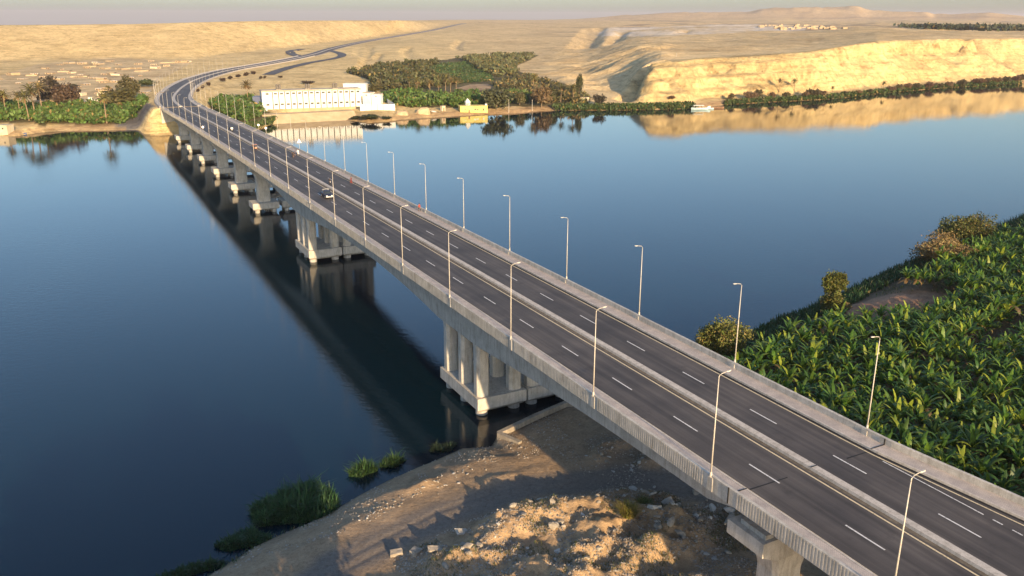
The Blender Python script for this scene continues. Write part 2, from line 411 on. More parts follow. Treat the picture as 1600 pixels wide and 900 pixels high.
for l in lamp_S:
    if l < S_END:
        w = widen(l)
        mb.hexa([P(l-0.36, 9.80+w, 0.19), P(l+0.36, 9.80+w, 0.19), P(l+0.36, 10.55+w, -0.70), P(l-0.36, 10.55+w, -0.70),
                 P(l-0.34, 9.80+w, 0.72), P(l+0.34, 9.80+w, 0.72), P(l+0.34, 10.5+w, 0.72), P(l-0.34, 10.5+w, 0.72)]); mb.uv += [(0,0)]*8
mb.build('parapet', M['concrete'], bridge)
# steel handrail along the left kerb line and right parapet top
# girders
def depth(S):
    if S < JOINT+0.2: return 2.35
    if S < 107: return 3.7 + 2.3*((S-JOINT)/56.5)**2
    if S <= 122.5: return 6.0
    if S < 163.8: return 3.9 + 2.1*((163.8-S)/41.3)**2
    if S < 205: return 3.9 + 2.1*((S-163.8)/41.2)**2
    if S <= 218.5: return 6.0
    if S < 268: return 2.6 + 3.4*((268-S)/49.5)**2
    return 2.4
st_g1 = arr(JOINT+0.15, 107, 5) + arr(107, 122.5, 5)[1:] + arr(122.5, 205, 5)[1:] + arr(205, 218.5, 5)[1:] + arr(218.5, 268, 5)[1:] + arr(268, 440, 8)[1:] + arr(440, S_END, 3)[1:]
for o0, o1 in ((-8.15, -0.35), (0.35, 8.15)):
    part_ribbon('girder', M['girder'], lambda S, o0=o0, o1=o1: [(o0, -0.5), (o1, -0.5), (o1-0.15, -depth(S)), (o0+0.15, -depth(S))], st_g1)
for o in (-7.6, -5.4, -3.2, -1.0, 1.2, 3.4, 5.6, 7.8, 9.8):       # precast beams of the approach span
    part_ribbon('approach_beam', M['girder'], [(o-0.55, -0.6), (o+0.55, -0.6), (o+0.55, -0.8), (o+0.12, -1.0), (o+0.12, -1.9), (o+0.35, -2.05), (o+0.35, -2.3), (o-0.35, -2.3), (o-0.35, -2.05), (o-0.12, -1.9), (o-0.12, -1.0), (o-0.55, -0.8)], arr(S_NEAR, JOINT-0.35, 6))
# expansion joint
def joint_bar(q):
    mb = MB(); mb.hexa(q); mb.build('expansion_joint', M['joint'], bridge)
for o0, o1, z in ((-8.1, -3.2, 0.008), (4.6, 7.6, 0.008)):
    joint_bar([P(JOINT-0.16, o0, z-0.03), P(JOINT+0.16, o0, z-0.03), P(JOINT+0.16, o1, z-0.03), P(JOINT-0.16, o1, z-0.03), P(JOINT-0.07, o0, z), P(JOINT+0.09, o0, z), P(JOINT+0.05, o1, z), P(JOINT-0.03, o1, z)])
for o0, o1, z0, z1 in ((-10.44, -10.36, -0.7, 0.9), (-10.36, -8.2, 0.205, 0.235), (-0.25, 0.55, 0.30, 0.335), (7.95, 9.86, 0.2, 0.236), (9.8, 9.87, 0.2, 0.88)):
    joint_bar([P(JOINT-0.05, o0, z0), P(JOINT+0.05, o0, z0), P(JOINT+0.05, o1, z0), P(JOINT-0.05, o1, z0), P(JOINT-0.05, o0, z1), P(JOINT+0.05, o0, z1), P(JOINT+0.05, o1, z1), P(JOINT-0.05, o1, z1)])
# markings
def dashes(name, mat, o, s0, step, length, s1, w=0.15):
    S = s0
    while S < s1:
        mb = MB(); ribbon(mb, [S, S+length/2, S+length], [(o-w/2, 0.0045), (o-w/2, 0.0085), (o+w/2, 0.0085), (o+w/2, 0.0045)]); mb.build(name, mat, bridge); S += step
dashes('lane_dash', M['white_paint'], -4.62, 38.4-11.66*2, 11.66, 4.0, S_END, 0.15)
dashes('lane_dash', M['white_paint'], 3.92, 35.9-11.66*2, 11.66, 4.0, S_END, 0.15)
part_ribbon('edge_line', M['edge_paint'], rect(-1.12, -0.95, 0.0045, 0.0085))
part_ribbon('edge_line', M['edge_paint'], lambda S: rect(7.33+widen(S)*0.85, 7.48+widen(S)*0.85, 0.0085, 0.0115))
part_ribbon('edge_line', M['edge_paint'], rect(-8.0, -7.9, 0.0045, 0.0085))
part_ribbon('exit_lane_line', M['white_paint'], lambda S: rect(7.22, 7.34, 0.0125, 0.0155), arr(38.8, 48.5, 2))
dashes('exit_lane_dash', M['white_paint'], 7.28, 38.0-1.75*9, 1.75, 0.9, 38.4, 0.13)

# ---- piers: part of the bridge; columns and piles are their sub-parts
def octa(s, o, a, b, z):   # chamfered column section, a along, b across
    c = 0.42
    q = [(-a,-b+c),(-a+c,-b),(a-c,-b),(a,-b+c),(a,b-c),(a-c,b),(-a+c,b),(-a,b-c)]
    return [P(s+u, o+v, absz=z) for u, v in q]
def pier_root(): 
    o = bpy.data.objects.new('pier', None); COL.objects.link(o); o.parent = bridge; return o
def cap_box(mb, s0, s1, o0, o1, z0, z1, ch=0.0):
    lo = [P(s0+ch, o0+ch, absz=z0), P(s1-ch, o0+ch, absz=z0), P(s1-ch, o1-ch, absz=z0), P(s0+ch, o1-ch, absz=z0)]
    md = [P(s0, o0, absz=z0+ch), P(s1, o0, absz=z0+ch), P(s1, o1, absz=z0+ch), P(s0, o1, absz=z0+ch)]
    hi = [P(s0, o0, absz=z1), P(s1, o0, absz=z1), P(s1, o1, absz=z1), P(s0, o1, absz=z1)]
    mb.loft([lo, md, hi] if ch else [md, hi])
def big_pier(s0, s1):
    for oc in (-3.8, 5.0):
        r = pier_root(); mb = MB(); cap_box(mb, s0, s1, oc-4.25, oc+4.25, 0.8, 3.2, 0.5); mb.build('pile_cap', M['concrete'], r)
        for k in range(3):
            sc_ = s0 + 1.55 + k*(s1-s0-3.1)/2
            for do in (-2.85, 2.75):
                zt = deck_z0(sc_) - depth(sc_) + 0.2
                mb = MB(); mb.loft([octa(sc_, oc+do, 0.95, 1.05, 3.19), octa(sc_, oc+do, 0.95, 1.05, zt-1.0), octa(sc_, oc+do, 1.05, 1.2, zt)]); mb.build('column', M['concrete'], r)
                w = P(sc_, oc+do)
                mb = MB(); mb.cyl(w[0], w[1], -3.0, 1.4, 0.95, n=16); mb.build('pile', M['girder'], r)
big_pier(107.7, 122.2); big_pier(205.0, 218.3)
def small_pier(s, zc=3.2, base=-3.0):
    for oc in (-4.6, 4.6):
        r = pier_root(); mb = MB(); cap_box(mb, s-3.2, s+3.2, oc-4.1, oc+4.1, zc-2.2, zc, 0.4); mb.build('pile_cap', M['concrete'], r)
        zt = float(z_at(np.array(s))) - 2.4
        def sec(hw, z, a=1.15): return octa(s, oc, a, hw, z)
        mb = MB(); mb.loft([sec(2.0, zc-0.02), sec(2.0, zt-4.2), sec(2.5, zt-2.4), sec(3.6, zt-1.3), sec(3.9, zt-1.2), sec(3.9, zt+0.1)]); mb.build('column', M['concrete'], r)
        for ds in (-1.9, 1.9):
            for do in (-2.6, 2.6):
                w = P(s+ds, oc+do); mb = MB(); mb.cyl(w[0], w[1], base, zc-1.7, 0.75, n=12); mb.build('pile', M['girder'], r)
for s in (271.3, 307, 342.5, 377.5, 412.5, 447.5): small_pier(s)
# land pier under the joint: hammerhead on a tapered column
for oc in (-4.9, 5.3):
    r = pier_root(); mb = MB()
    z1 = 15.15
    mb.loft([[P(46.4+u, oc+v, absz=z) for u, v in ((0.1,-b_),(4.7,-b_),(4.7,b_),(0.1,b_))] for z, b_ in ((12.9, 2.9), (13.75, 4.7), (z1, 4.7))]); mb.build('crosshead', M['concrete'], r)
    mb = MB(); mb.loft([octa(48.8, oc, 1.35, 1.8, -0.5), octa(48.8, oc, 1.35, 1.8, 10.4), octa(48.8, oc, 1.5, 2.1, 11.7), octa(48.8, oc, 1.75, 2.75, 12.92)]); mb.build('column', M['concrete'], r)
    mb = MB()
    for v in (-3.6, -1.2, 1.2, 3.6):
        mb.hexa([P(46.9, oc+v-0.5, absz=z1), P(50.0, oc+v-0.5, absz=z1), P(50.0, oc+v+0.5, absz=z1), P(46.9, oc+v+0.5, absz=z1),
                 P(46.9, oc+v-0.5, absz=z1+0.45), P(50.0, oc+v-0.5, absz=z1+0.45), P(50.0, oc+v+0.5, absz=z1+0.45), P(46.9, oc+v+0.5, absz=z1+0.45)])
    mb.build('bearing_plinth', M['girder'], r)
# far abutment
mb = MB(); mb.loft([[P(S_END-0.5, o, absz=z) for o in (-10.6, 10.6)] + [P(S_END+4, o, absz=z) for o in (10.6, -10.6)] for z in (1.0, float(z_at(np.array(S_END)))-0.75)])
mb.build('abutment', M['concrete'], bridge)

# ------------------------------------------------------------------ street lamps along both parapets
def make_lamp(side):
    root = thing('street_lamp', '-', 'street lamp')
    mb = MB(); mb.box(-0.2, 0.2, -0.2, 0.2, 0, 0.03); mb.cyl(0, 0, 0.03, 0.5, 0.13, 0.11, 8); mb.build('base_plate', M['lamp_metal'], root)
    mb = MB(); mb.cyl(0, 0, 0.4, 9.9, 0.075, 0.042, 8); mb.build('pole', M['lamp_metal'], root, True)
    x = -side
    mb = MB(); mb.tube([(0,0,9.75), (0.02*x,0,10.0), (0.16*x,0,10.16), (0.4*x,0,10.22), (0.85*x,0,10.29)], [0.05,0.045,0.04,0.035,0.03], 8); mb.build('arm', M['lamp_metal'], root, True)
    mb = MB(); mb.loft([[(x*(0.82+u), v, 10.29+u*0.1+w) for v, w in ((-hw,-0.03),(hw,-0.03),(hw*0.7,0.05),(-hw*0.7,0.05))] for u, hw in ((0,0.04),(0.1,0.09),(0.42,0.11),(0.5,0.06))])
    h = mb.build('lamp_head', M['lamp_metal'], root)
    mb = MB(); mb.box(min(x*0.95,x*1.2), max(x*0.95,x*1.2), -0.07, 0.07, 10.265, 10.29); mb.build('lens', M['lamp_glass'], h)
    return root
lamps = []
for side in (-1, 1):
    proto = make_lamp(side); first = True; k0 = 0
    for S in lamp_S:
        if S > 900: break
        # the nearest left lamp in view is k=-1 (head only is in frame), the nearest right one k=0
        if side > 0 and S < LAMP_S0 - 1: continue
        if side < 0 and S < LAMP_S0 - LAMP_D - 1: continue
        o = proto if first else copy_tree(proto); first = False
        off = -10.33 if side < 0 else 10.2 + widen(S)
        p, z, t, n = frame(S)
        o.location = P(S, off, 0.72 if S < S_END else 0.45); o.rotation_euler = (0, 0, -math.atan2(t[0], t[1]))
        where = 'left' if side < 0 else 'right'
        if k0 == 0: lb = f'tall pale street lamp on the {where} parapet, nearest of that row'
        elif S < S_END: lb = f'pale street lamp on the {where} parapet, {ordinal(k0)} of its row from the foreground'
        else: lb = f'small distant street lamp on the {where} side of the curved road, {ordinal(k0)} from the foreground'
        o['label'] = lb; o['group'] = 'street lamps along the bridge and its approach road'
        k0 += 1; lamps.append(o)
# ------------------------------------------------------------------ far bank: terrain
def pinterp(x, pts): return np.interp(x, [p[0] for p in pts], [p[1] for p in pts])
_sh = [on_level(u, v, 0) for u, v in ((-260,226),(-60,216),(0,212),(19,214),(43,209.5),(84,205),(131,204.5),(188,203.5),(246,202),(300,202),(345,206),(400,203.5),(440,188),(480,187.5),
      (542,188),(575,192),(606,190),(620,187.5),(717,181),(800,177.5),(850,173),(910,172.5),(975,172.5),(1082,170),(1132,164),(1200,160),(1300,155),(1375,146.5),(1475,137.5),(1600,131),(1750,122),(1900,114))]
_shx = np.array([p[0] for p in _sh]); _shy = np.array([p[1] for p in _sh])
_shy = _shy.copy()
def far_t(x, y): return (y - np.interp(x, _shx, _shy)) * 0.93
LOW = [(-80,-6),(-4,-1.2),(0,-0.1),(2.5,0.7),(6,1.5),(14,2.4),(40,4.2),(110,6.2),(250,7.6),(500,9)]
LEFT = [(0,9),(950,9),(1250,14),(1900,31),(2300,37),(2550,35),(6000,-10),(22000,-170)]
MIDP = [(0,8.5),(900,9.4),(1400,13),(2000,19),(2900,30.4),(3600,37),(6000,38),(9000,10),(22000,-120)]
ZC = [(.10,20),(.17,27.5),(.285,30),(.345,33),(.408,38.5),(.5,39),(.57,38.5),(.75,36)]
SKY = [(0.0,24),(.07,24),(.14,22),(.21,20.5),(.26,19),(.29,15.5),(.335,14.5),(.385,15.5),(.40,19.5),(.46,22.5),(.47,25),(.53,23.5),(.545,25),(.60,29),(.8,29)]
_rav = [(on_level(983,163,1)), on_level(984,146,8), on_level(987,128,15), on_level(1005,112,20), on_level(1036,97,26)]
_fur = [([on_level(u, v, zz) for u, v in pp], dep, wid) for pp, zz, dep, wid in (
    (((561,72.5),(558,80),(559,87)), 12, 4.5, 9), (((575,72),(576,84),(571,96),(565,105)), 11, 4, 8), (((592,87),(586,94),(587,101)), 10.5, 4, 7), (((640,78),(632,84),(640,90)), 11, 3, 8), (((720,66),(712,72),(716,77)), 13, 3.5, 9),
    (((922,42.5),(905,57)), 31, 8, 22), (((938,42),(918,57)), 31, 9, 20), (((972,45),(955,56)), 31, 8, 18), (((1075,46),(1060,52)), 31, 6, 16))]
def seg_dist(x, y, pts):
    d = np.full(np.shape(x), 1e9); s = np.zeros(np.shape(x))
    for i in range(len(pts)-1):
        ax, ay = pts[i]; bx, by = pts[i+1]; L2 = (bx-ax)**2+(by-ay)**2
        t = np.clip(((x-ax)*(bx-ax)+(y-ay)*(by-ay))/L2, 0, 1)
        dd = np.hypot(x-ax-t*(bx-ax), y-ay-t*(by-ay)); s = np.where(dd < d, i+t, s); d = np.minimum(d, dd)
    return d, s
def far_h(x, y):
    x = np.asarray(x, float); y = np.asarray(y, float)
    r = np.hypot(x, y); ax = x/np.maximum(y, 1)
    t = far_t(x, y)
    low = pinterp(t, LOW)
    wl = 1 - smoothstep(-0.13, -0.05, ax)
    r0 = pinterp(ax, [(-.9,1090),(-.36,1110),(-.25,1420),(-.19,1720),(-.13,2120),(0,2500)])*(1 + .03*fbm(ax*9, ax*0+3, 57, 3))
    zb = pinterp(r0, [(1000,10),(1400,13),(1720,14.5),(2120,17.5),(2500,21)])
    sang = pinterp(ax, [(-.6,.0094),(-.43,.0084),(-.286,.0050),(-.17,.0042),(0,.0036)])
    gl = fbm(ax*30, r/260, 53, 4)*.5 + np.abs(fbm(ax*75, r/500, 56, 3))*.35
    ramp_ = np.clip(r - r0*(1+.05*gl), 0, None)
    climb = zb + ramp_*.15 + 4*gl*smoothstep(20, 120, ramp_)
    left = np.where(r < r0, np.interp(r/r0, [0,.6,1], [0,.85,1])*zb, climb)
    left = np.minimum(left, 59 - (sang+.0004)*r + (r < 5200)*fbm(ax*26, r/900, 58, 3)*.6)
    back = left*wl + pinterp(r, MIDP)*(1-wl)
    z = np.where(t < 300, low, np.maximum(low, back)) 
    z = np.where(t >= 0, low + (np.maximum(back, 0) - 9)*smoothstep(250, 700, t)*1.0, low)
    z = np.where(r > 2600, low*0 + back, z)
    # cliffs and plateau on the right
    axn = ax + 0.012*fbm(x/60, y/60, 5, 3)
    w = smoothstep(0.045, 0.150, axn)
    zc = pinterp(ax, ZC)
    n1 = fbm(x/38, y/38, 11, 4); n2 = fbm(x/9, y/9, 12, 3)
    gul = np.abs(fbm((x*0.9+y*0.45)/11, (y*0.9-x*0.45)/60, 13, 3))
    u = (t - 13 + n1*12 + n2*3.6 - gul*11) / 62
    rock = pinterp(u, [(0,0),(.10,.07),(.2,.30),(.27,.36),(.36,.58),(.44,.62),(.55,.86),(.62,.88),(.72,1.0),(1,1)])
    sand = pinterp(u, [(0,0),(.12,.06),(.80,.70),(.86,.92),(.92,1.0),(1,1)])
    ws = smoothstep(0.335, 0.385, ax + 0.02*n1)
    cl = rock*(1-ws) + sand*ws
    slope = smoothstep(-0.05, 1.15, (t-25)/150)         # softer slope where the cliff runs out to the left
    shape = cl*smoothstep(.115, .165, axn) + slope*(1-smoothstep(.115, .165, axn))
    pl = zc*w*shape
    pl = np.where(t > 13, pl, 0)
    und = fbm(x/170, y/170, 21, 4)*3.2*smoothstep(60, 260, t)*w
    z = np.where(pl > 0, np.maximum(z, pl + low*(1-w)*0.4), z)
    z = z + und
    # ravine
    d, s = seg_dist(x, y, _rav)
    z = z - np.clip(1 - d/(9 + 5*n2), 0, 1)*pinterp(s, [(0,1),(1,6),(2,11),(3,12),(4,5)])*(t > 6)
    # erosion furrows and the quarry faces
    for pts, dep, wid in _fur:
        d, s = seg_dist(x, y, pts); z = z - dep*np.clip(1 - d/wid/(1+.4*n2), 0, 1)**.7
    # dune ridges below the plateau
    rid = 1 - np.abs(fbm((x-0.5*y)/70, (y+0.3*x)/42, 31, 3))*2.2
    z = z + np.clip(rid, 0, 1)*4.5*smoothstep(.02, .06, ax)*(1-smoothstep(.15, .2, ax))*smoothstep(60, 130, t)*(1-smoothstep(500, 900, t))
    # far skyline hills
    sk = pinterp(ax, SKY); ang = (25.9 + 3.4*ax/0.57*0.85 - sk)/1392.0
    hillz = 59 + ang*6300
    hn = fbm(x/420, y/520, 41, 4) - 0.6*np.abs(fbm(x/190, y/300, 42, 3))
    amp = np.exp(-((r-6300)/780.0)**2)
    wr = smoothstep(0.02, 0.16, ax)
    z = z + wr*(amp*(hillz - 37)*(1.02 + 0.34*hn))
    z = z + wr*amp*17*np.clip(fbm(ax*40, r/900, 44, 3) - .05, 0, 1)*smoothstep(.05,.2,ax)
    z = np.where((wr > 0) & (r > 7600), np.minimum(z, 38 - (r-7600)*0.012), z)
    z = z + wr*np.exp(-((r-4300)/500.0)**2)*np.clip(fbm(x/300, y/300, 43, 3), 0, 1)*16
    # general relief
    z = z + fbm(x/26, y/26, 51, 3)*0.45*smoothstep(8, 60, t)*(1 - 0.4*smoothstep(1500, 4000, r)) + fbm(x/230, y/120, 52, 3)*1.6*smoothstep(300, 900, t)*(r < 9000)*(1-wl)
    z = z + fbm(x/55, y/55, 54, 4)*2.6*w*smoothstep(95, 160, t)*(r < 5000) + np.abs(fbm(x/120, y/120, 55, 3))*5.0*w*smoothstep(200, 500, t)*(r < 5000)
    # road formation
    return z
# road corridor: terrain is shaped to meet the embankment
_rS = np.arange(470, 3650, 12.0)
_rp = np.array([[*path_xy(S)[0], path_xy(S)[1]] for S in _rS])
def far_h_road(x, y):
    z = far_h(x, y); shp = z.shape; x = np.ravel(x); y = np.ravel(y); z = z.ravel().copy()
    near = np.where((x > -300) & (x < 2000) & (y > 380) & (y < 3600))[0]
    for ch in np.array_split(near, max(1, len(near)//4000)):
        if not len(ch): continue
        d2 = (x[ch, None]-_rp[None, :, 0])**2 + (y[ch, None]-_rp[None, :, 1])**2
        k = d2.argmin(1); d = np.sqrt(d2[np.arange(len(ch)), k]); rz = _rp[k, 2] - 0.55
        far_r = np.hypot(x[ch], y[ch])
        wid = 13 + np.clip((_rS[k]-700)/1500, 0, 1)*10; bl = 10 + np.clip((_rS[k]-620)/500, 0, 1)*60
        bl = np.minimum(bl, 10 + 4*np.abs(rz - z[ch]) + np.clip((_rS[k]-800)/400, 0, 1)*60)
        w = 1 - smoothstep(0, 1, (d - wid)/bl)
        w = w * smoothstep(478, 492, _rS[k] + np.where(d < 14, 0, -0.0))
        z[ch] = z[ch]*(1-w) + rz*w
    return z.reshape(shp)
az = np.radians(np.arange(-46, 46.01, 0.145))
rr = np.concatenate([np.arange(330, 540, 6.0), np.arange(540, 1000, 2.3), 1000*1.0165**np.arange(0, 185)])
AZ, RR = np.meshgrid(az, rr)
GX = RR*np.sin(AZ); GY = RR*np.cos(AZ); GZ = far_h_road(GX, GY)
def hit(u, v):
    """first point of the far ground along a sight line from the drone"""
    dr = view_dir(u, v); tt = np.concatenate([np.arange(380, 1100, 1.5), 1100*1.004**np.arange(0, 620)]) / math.hypot(dr[0], dr[1])
    X = dr[0]*tt; Y = dr[1]*tt; Z = CAM_H + dr[2]*tt
    hz = far_h_road(X, Y); k = np.argmax(hz >= Z)
    return float(X[k]), float(Y[k]), float(max(hz[k], 0.0))
def project(x, y, z):
    c, s = math.cos(PITCH), math.sin(PITCH); dz = z - CAM_H
    fw = y*c - dz*s; up = y*s + dz*c; u = F_PX*x/fw; v = -F_PX*up/fw
    return 800 + u*math.cos(ROLL) - v*math.sin(ROLL), 450 + u*math.sin(ROLL) + v*math.cos(ROLL)
def inside(u, v, poly):
    u = np.asarray(u); v = np.asarray(v); c = np.zeros(u.shape, bool); n = len(poly)
    for i in range(n):
        x1, y1 = poly[i]; x2, y2 = poly[(i+1) % n]
        cond = (y1 > v) != (y2 > v)
        c ^= cond & (u < (x2-x1)*(v-y1)/((y2-y1) or 1e-9) + x1)
    return c
OASIS = [(545,115),(575,108),(620,101),(672,97),(710,91),(750,88),(800,87),(842,86),(820,97),(800,106),(815,113),(838,120),(880,130),(905,140),(925,152),(915,170),(850,168),(800,166),(760,170),(700,168),(640,168),(600,160),(598,146),(585,138),(575,124)]
FIELD = [(690,100),(735,97),(742,106),(765,118),(770,126),(720,130),(690,124),(670,115),(672,106)]
LFIELD = [(-60,166),(0,165),(30,163),(60,170),(112,163),(150,164),(200,160),(234,152),(226,168),(212,186),(190,196),(150,197),(110,194),(62,196),(50,190),(0,192),(-60,196)]
RPATCH = [(326,165),(345,158),(392,155),(398,170),(416,172),(440,187),(415,200),(395,204),(345,186),(330,176)]
QUARRY = [(930,56),(948,43),(1040,42),(1100,39),(1180,38),(1290,42),(1250,47),(1130,52),(1040,57)]
U, V_ = project(GX, GY, GZ); T = far_t(GX, GY); AXG = GX/GY
def C(c): return np.array(c)[None, None, :]
n_a = fbm(GX/120, GY/120, 61, 4)[..., None]; n_b = fbm(GX/18, GY/18, 62, 4)[..., None]; n_c = fbm(GX/420, GY/160, 63, 4)[..., None]
sand = C((.66,.505,.255)); tan = C((.62,.475,.265)); shale = C((.26,.195,.145))
leftw = (1 - smoothstep(-0.14, 0.02, AXG))[..., None]
col = tan*(1-leftw) + sand*leftw
col = col*(1 + 0.16*n_a + 0.10*n_b)
# the left desert: brighter bare sand bands
col = col + leftw*smoothstep(1000, 1500, RR)[..., None]*np.clip(n_c, -.5, .6)*C((.10,.075,.03))
wpl = (smoothstep(.10, .2, AXG)*smoothstep(75, 110, T))[..., None]
col = col*(1-wpl) + wpl*(C((.62,.475,.265))*(1+0.22*n_a+0.2*n_c))
dk = (smoothstep(.22, .42, n_c[..., 0])*smoothstep(1150, 1700, RR)*smoothstep(0.0, .1, AXG))[..., None]
col = col*(1-dk*.75) + shale*dk*.75
cliffw = (smoothstep(.118, .15, AXG)*smoothstep(8, 16, T)*(1-smoothstep(70, 84, T)))[..., None]
strata = (0.5+0.5*np.sin(GZ*1.55 + n_b[..., 0]*2.2))[..., None]
col = col*(1-cliffw) + cliffw*((C((.575,.445,.225))*(1-.34*strata*(1-.6*smoothstep(.34,.39,AXG)[..., None])) + 0)*(1+0.26*n_b+.12*n_a))
q = np.clip(inside(U, V_, QUARRY)[..., None]*(.55 + 1.6*n_a + .8*n_b), 0, 1)
col = col*(1-q*.8) + q*.8*C((.68,.62,.54))
hill = (smoothstep(4800, 5600, RR)*smoothstep(.02, .1, AXG))[..., None]
col = col*(1-hill*.6) + hill*.6*C((.56,.42,.26))
veg = (inside(U, V_, OASIS) | inside(U, V_, RPATCH))[..., None]; col = np.where(veg, C((.13,.115,.06))*(1+.3*n_b), col)
fld = inside(U, V_, FIELD)[..., None]; col = np.where(fld, C((.06,.085,.032))*(1+.5*n_a), col)
lf = inside(U, V_, LFIELD)[..., None]; col = np.where(lf, C((.14,.12,.06)), col)
sandy = inside(U, V_, [(712,138),(735,132),(765,131),(768,139),(740,142)])[..., None]; col = np.where(sandy, C((.42,.31,.2)), col)
bank = (smoothstep(-2, 1, T)*(1-smoothstep(5, 16, T)))[..., None]
col = col*(1-bank*.8) + bank*.8*C((.36,.24,.135))*(1+.2*n_b)
vill = inside(U, V_, [(0,118),(60,100),(180,90),(300,98),(250,125),(230,150),(150,160),(60,165),(0,150)])[..., None]
col = np.where(vill, C((.60,.465,.27))*(1+.22*n_b+.12*n_a), col)
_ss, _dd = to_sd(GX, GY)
pit = (smoothstep(484, 490, _ss)*(1-smoothstep(540, 580, _ss))*smoothstep(26, 30, _dd)*(1-smoothstep(47.5, 49.5, _dd))*(T > 1))[..., None]  # mask of the shade painted beside the far embankment
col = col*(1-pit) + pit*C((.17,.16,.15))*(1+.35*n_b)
# the approach embankment's shade is painted above as dark ground, left side only
def far_material():
    m, t, b = new_mat('desert ground', 0.95, 0.08)
    at = t.nodes.new('ShaderNodeAttribute'); at.attribute_name = 'tint'
    n1 = noise_node(t, 0.35, 6, 0.65, pos(t)); n2 = noise_node(t, 0.06, 5, 0.6, pos(t, (1, 1, 3.5)))
    r1 = ramp(t, n1.outputs[0], [(0.28, (.74,.72,.70)), (0.5, (1,1,1)), (0.72, (1.16,1.15,1.12))])
    r2 = ramp(t, n2.outputs[0], [(0.3, (.84,.82,.80)), (0.6, (1.06,1.06,1.05))])
    n3 = noise_node(t, 1.0, 5, 0.65, pos(t, (.035, .035, .75)), .6); r3 = ramp(t, n3.outputs[0], [(0.34, (.70,.66,.60)), (0.47, (1,1,1)), (0.68, (1.12,1.12,1.1))])
    n4 = noise_node(t, 0.16, 3, 0.6, pos(t)); r4 = ramp(t, n4.outputs[0], [(0.60, (1,1,1)), (0.68, (.62,.58,.52))])
    n5 = noise_node(t, 0.009, 5, 0.62, pos(t), 1.0); r5_ = ramp(t, n5.outputs[0], [(0.36, (.80,.77,.74)), (0.5, (1.02,1.02,1.02)), (0.54, (.82,.79,.76)), (0.58, (1.03,1.03,1.03))])
    k = mix(t, 1, at.outputs['Color'], r1.outputs[0], 'MULTIPLY'); k = mix(t, 1, k, r2.outputs[0], 'MULTIPLY')
    k = mix(t, .8, k, r3.outputs[0], 'MULTIPLY'); k = mix(t, .8, k, r4.outputs[0], 'MULTIPLY'); k = mix(t, .7, k, r5_.outputs[0], 'MULTIPLY')
    t.links.new(k, b.inputs['Base Color']); bump(t, b, n1.outputs[0], 0.9, 1.6); return m
nr, nc = GX.shape
idx = np.arange(nr*nc).reshape(nr, nc)
quads = np.stack([idx[:-1, :-1], idx[:-1, 1:], idx[1:, 1:], idx[1:, :-1]], -1).reshape(-1, 4)
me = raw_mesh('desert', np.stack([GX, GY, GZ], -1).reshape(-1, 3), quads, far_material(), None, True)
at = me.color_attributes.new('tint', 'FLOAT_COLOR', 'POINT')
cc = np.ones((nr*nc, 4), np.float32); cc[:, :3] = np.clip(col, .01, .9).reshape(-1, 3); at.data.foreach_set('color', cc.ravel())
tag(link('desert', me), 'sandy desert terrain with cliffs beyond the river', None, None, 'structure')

# ------------------------------------------------------------------ river
m, t, b = new_mat('river water', 0.015, 0.5)
b.inputs['IOR'].default_value = 1.333; b.inputs['Base Color'].default_value = (0.0017, 0.012, 0.020, 1)
pw = pos(t)
n1 = noise_node(t, 0.55, 4, 0.6, pos(t, (1, 1.6, 1)), 0.4); n2 = noise_node(t, 0.035, 3, 0.5, pw); n3 = noise_node(t, 2.6, 3, 0.6, pos(t, (1, 1.7, 1)))
patch = ramp(t, noise_node(t, 0.012, 4, 0.6, pos(t, (1, 0.5, 1)), 1.2).outputs[0], [(0.35, (.35,.35,.35)), (0.65, (1,1,1))])
ad = t.nodes.new('ShaderNodeMath'); ad.operation = 'MULTIPLY_ADD'; ad.inputs[1].default_value = 0.35
t.links.new(n3.outputs[0], ad.inputs[0]); t.links.new(n1.outputs[0], ad.inputs[2])
ml = t.nodes.new('ShaderNodeMath'); ml.operation = 'MULTIPLY'; t.links.new(ad.outputs[0], ml.inputs[0]); t.links.new(patch.outputs[0], ml.inputs[1])
sy = t.nodes.new('ShaderNodeSeparateXYZ'); t.links.new(pw, sy.inputs[0])
mr = t.nodes.new('ShaderNodeMapRange'); mr.inputs[1].default_value = 180; mr.inputs[2].default_value = 460; mr.inputs[3].default_value = 1.15; mr.inputs[4].default_value = 0.35; t.links.new(sy.outputs[1], mr.inputs[0])
m2 = t.nodes.new('ShaderNodeMath'); m2.operation = 'MULTIPLY'; t.links.new(ml.outputs[0], m2.inputs[0]); t.links.new(mr.outputs[0], m2.inputs[1])
bump(t, b, m2.outputs[0], 0.5, 0.06)
mb = MB(); mb.face([(-6000, -1500, 0), (6000, -1500, 0), (6000, 3500, 0), (-6000, 3500, 0)])
tag(mb.build('river', m), 'calm dark blue river water', None, None, 'structure')
mb = MB(); mb.face([(-6000, -1500, -6.5), (6000, -1500, -6.5), (6000, 3500, -6.5), (-6000, 3500, -6.5)])
tag(mb.build('river_bed', rough_mat('river bed mud', (0.05,0.045,0.03), (0.08,0.07,0.05), 0.2)), 'muddy river bed', None, None, 'structure')

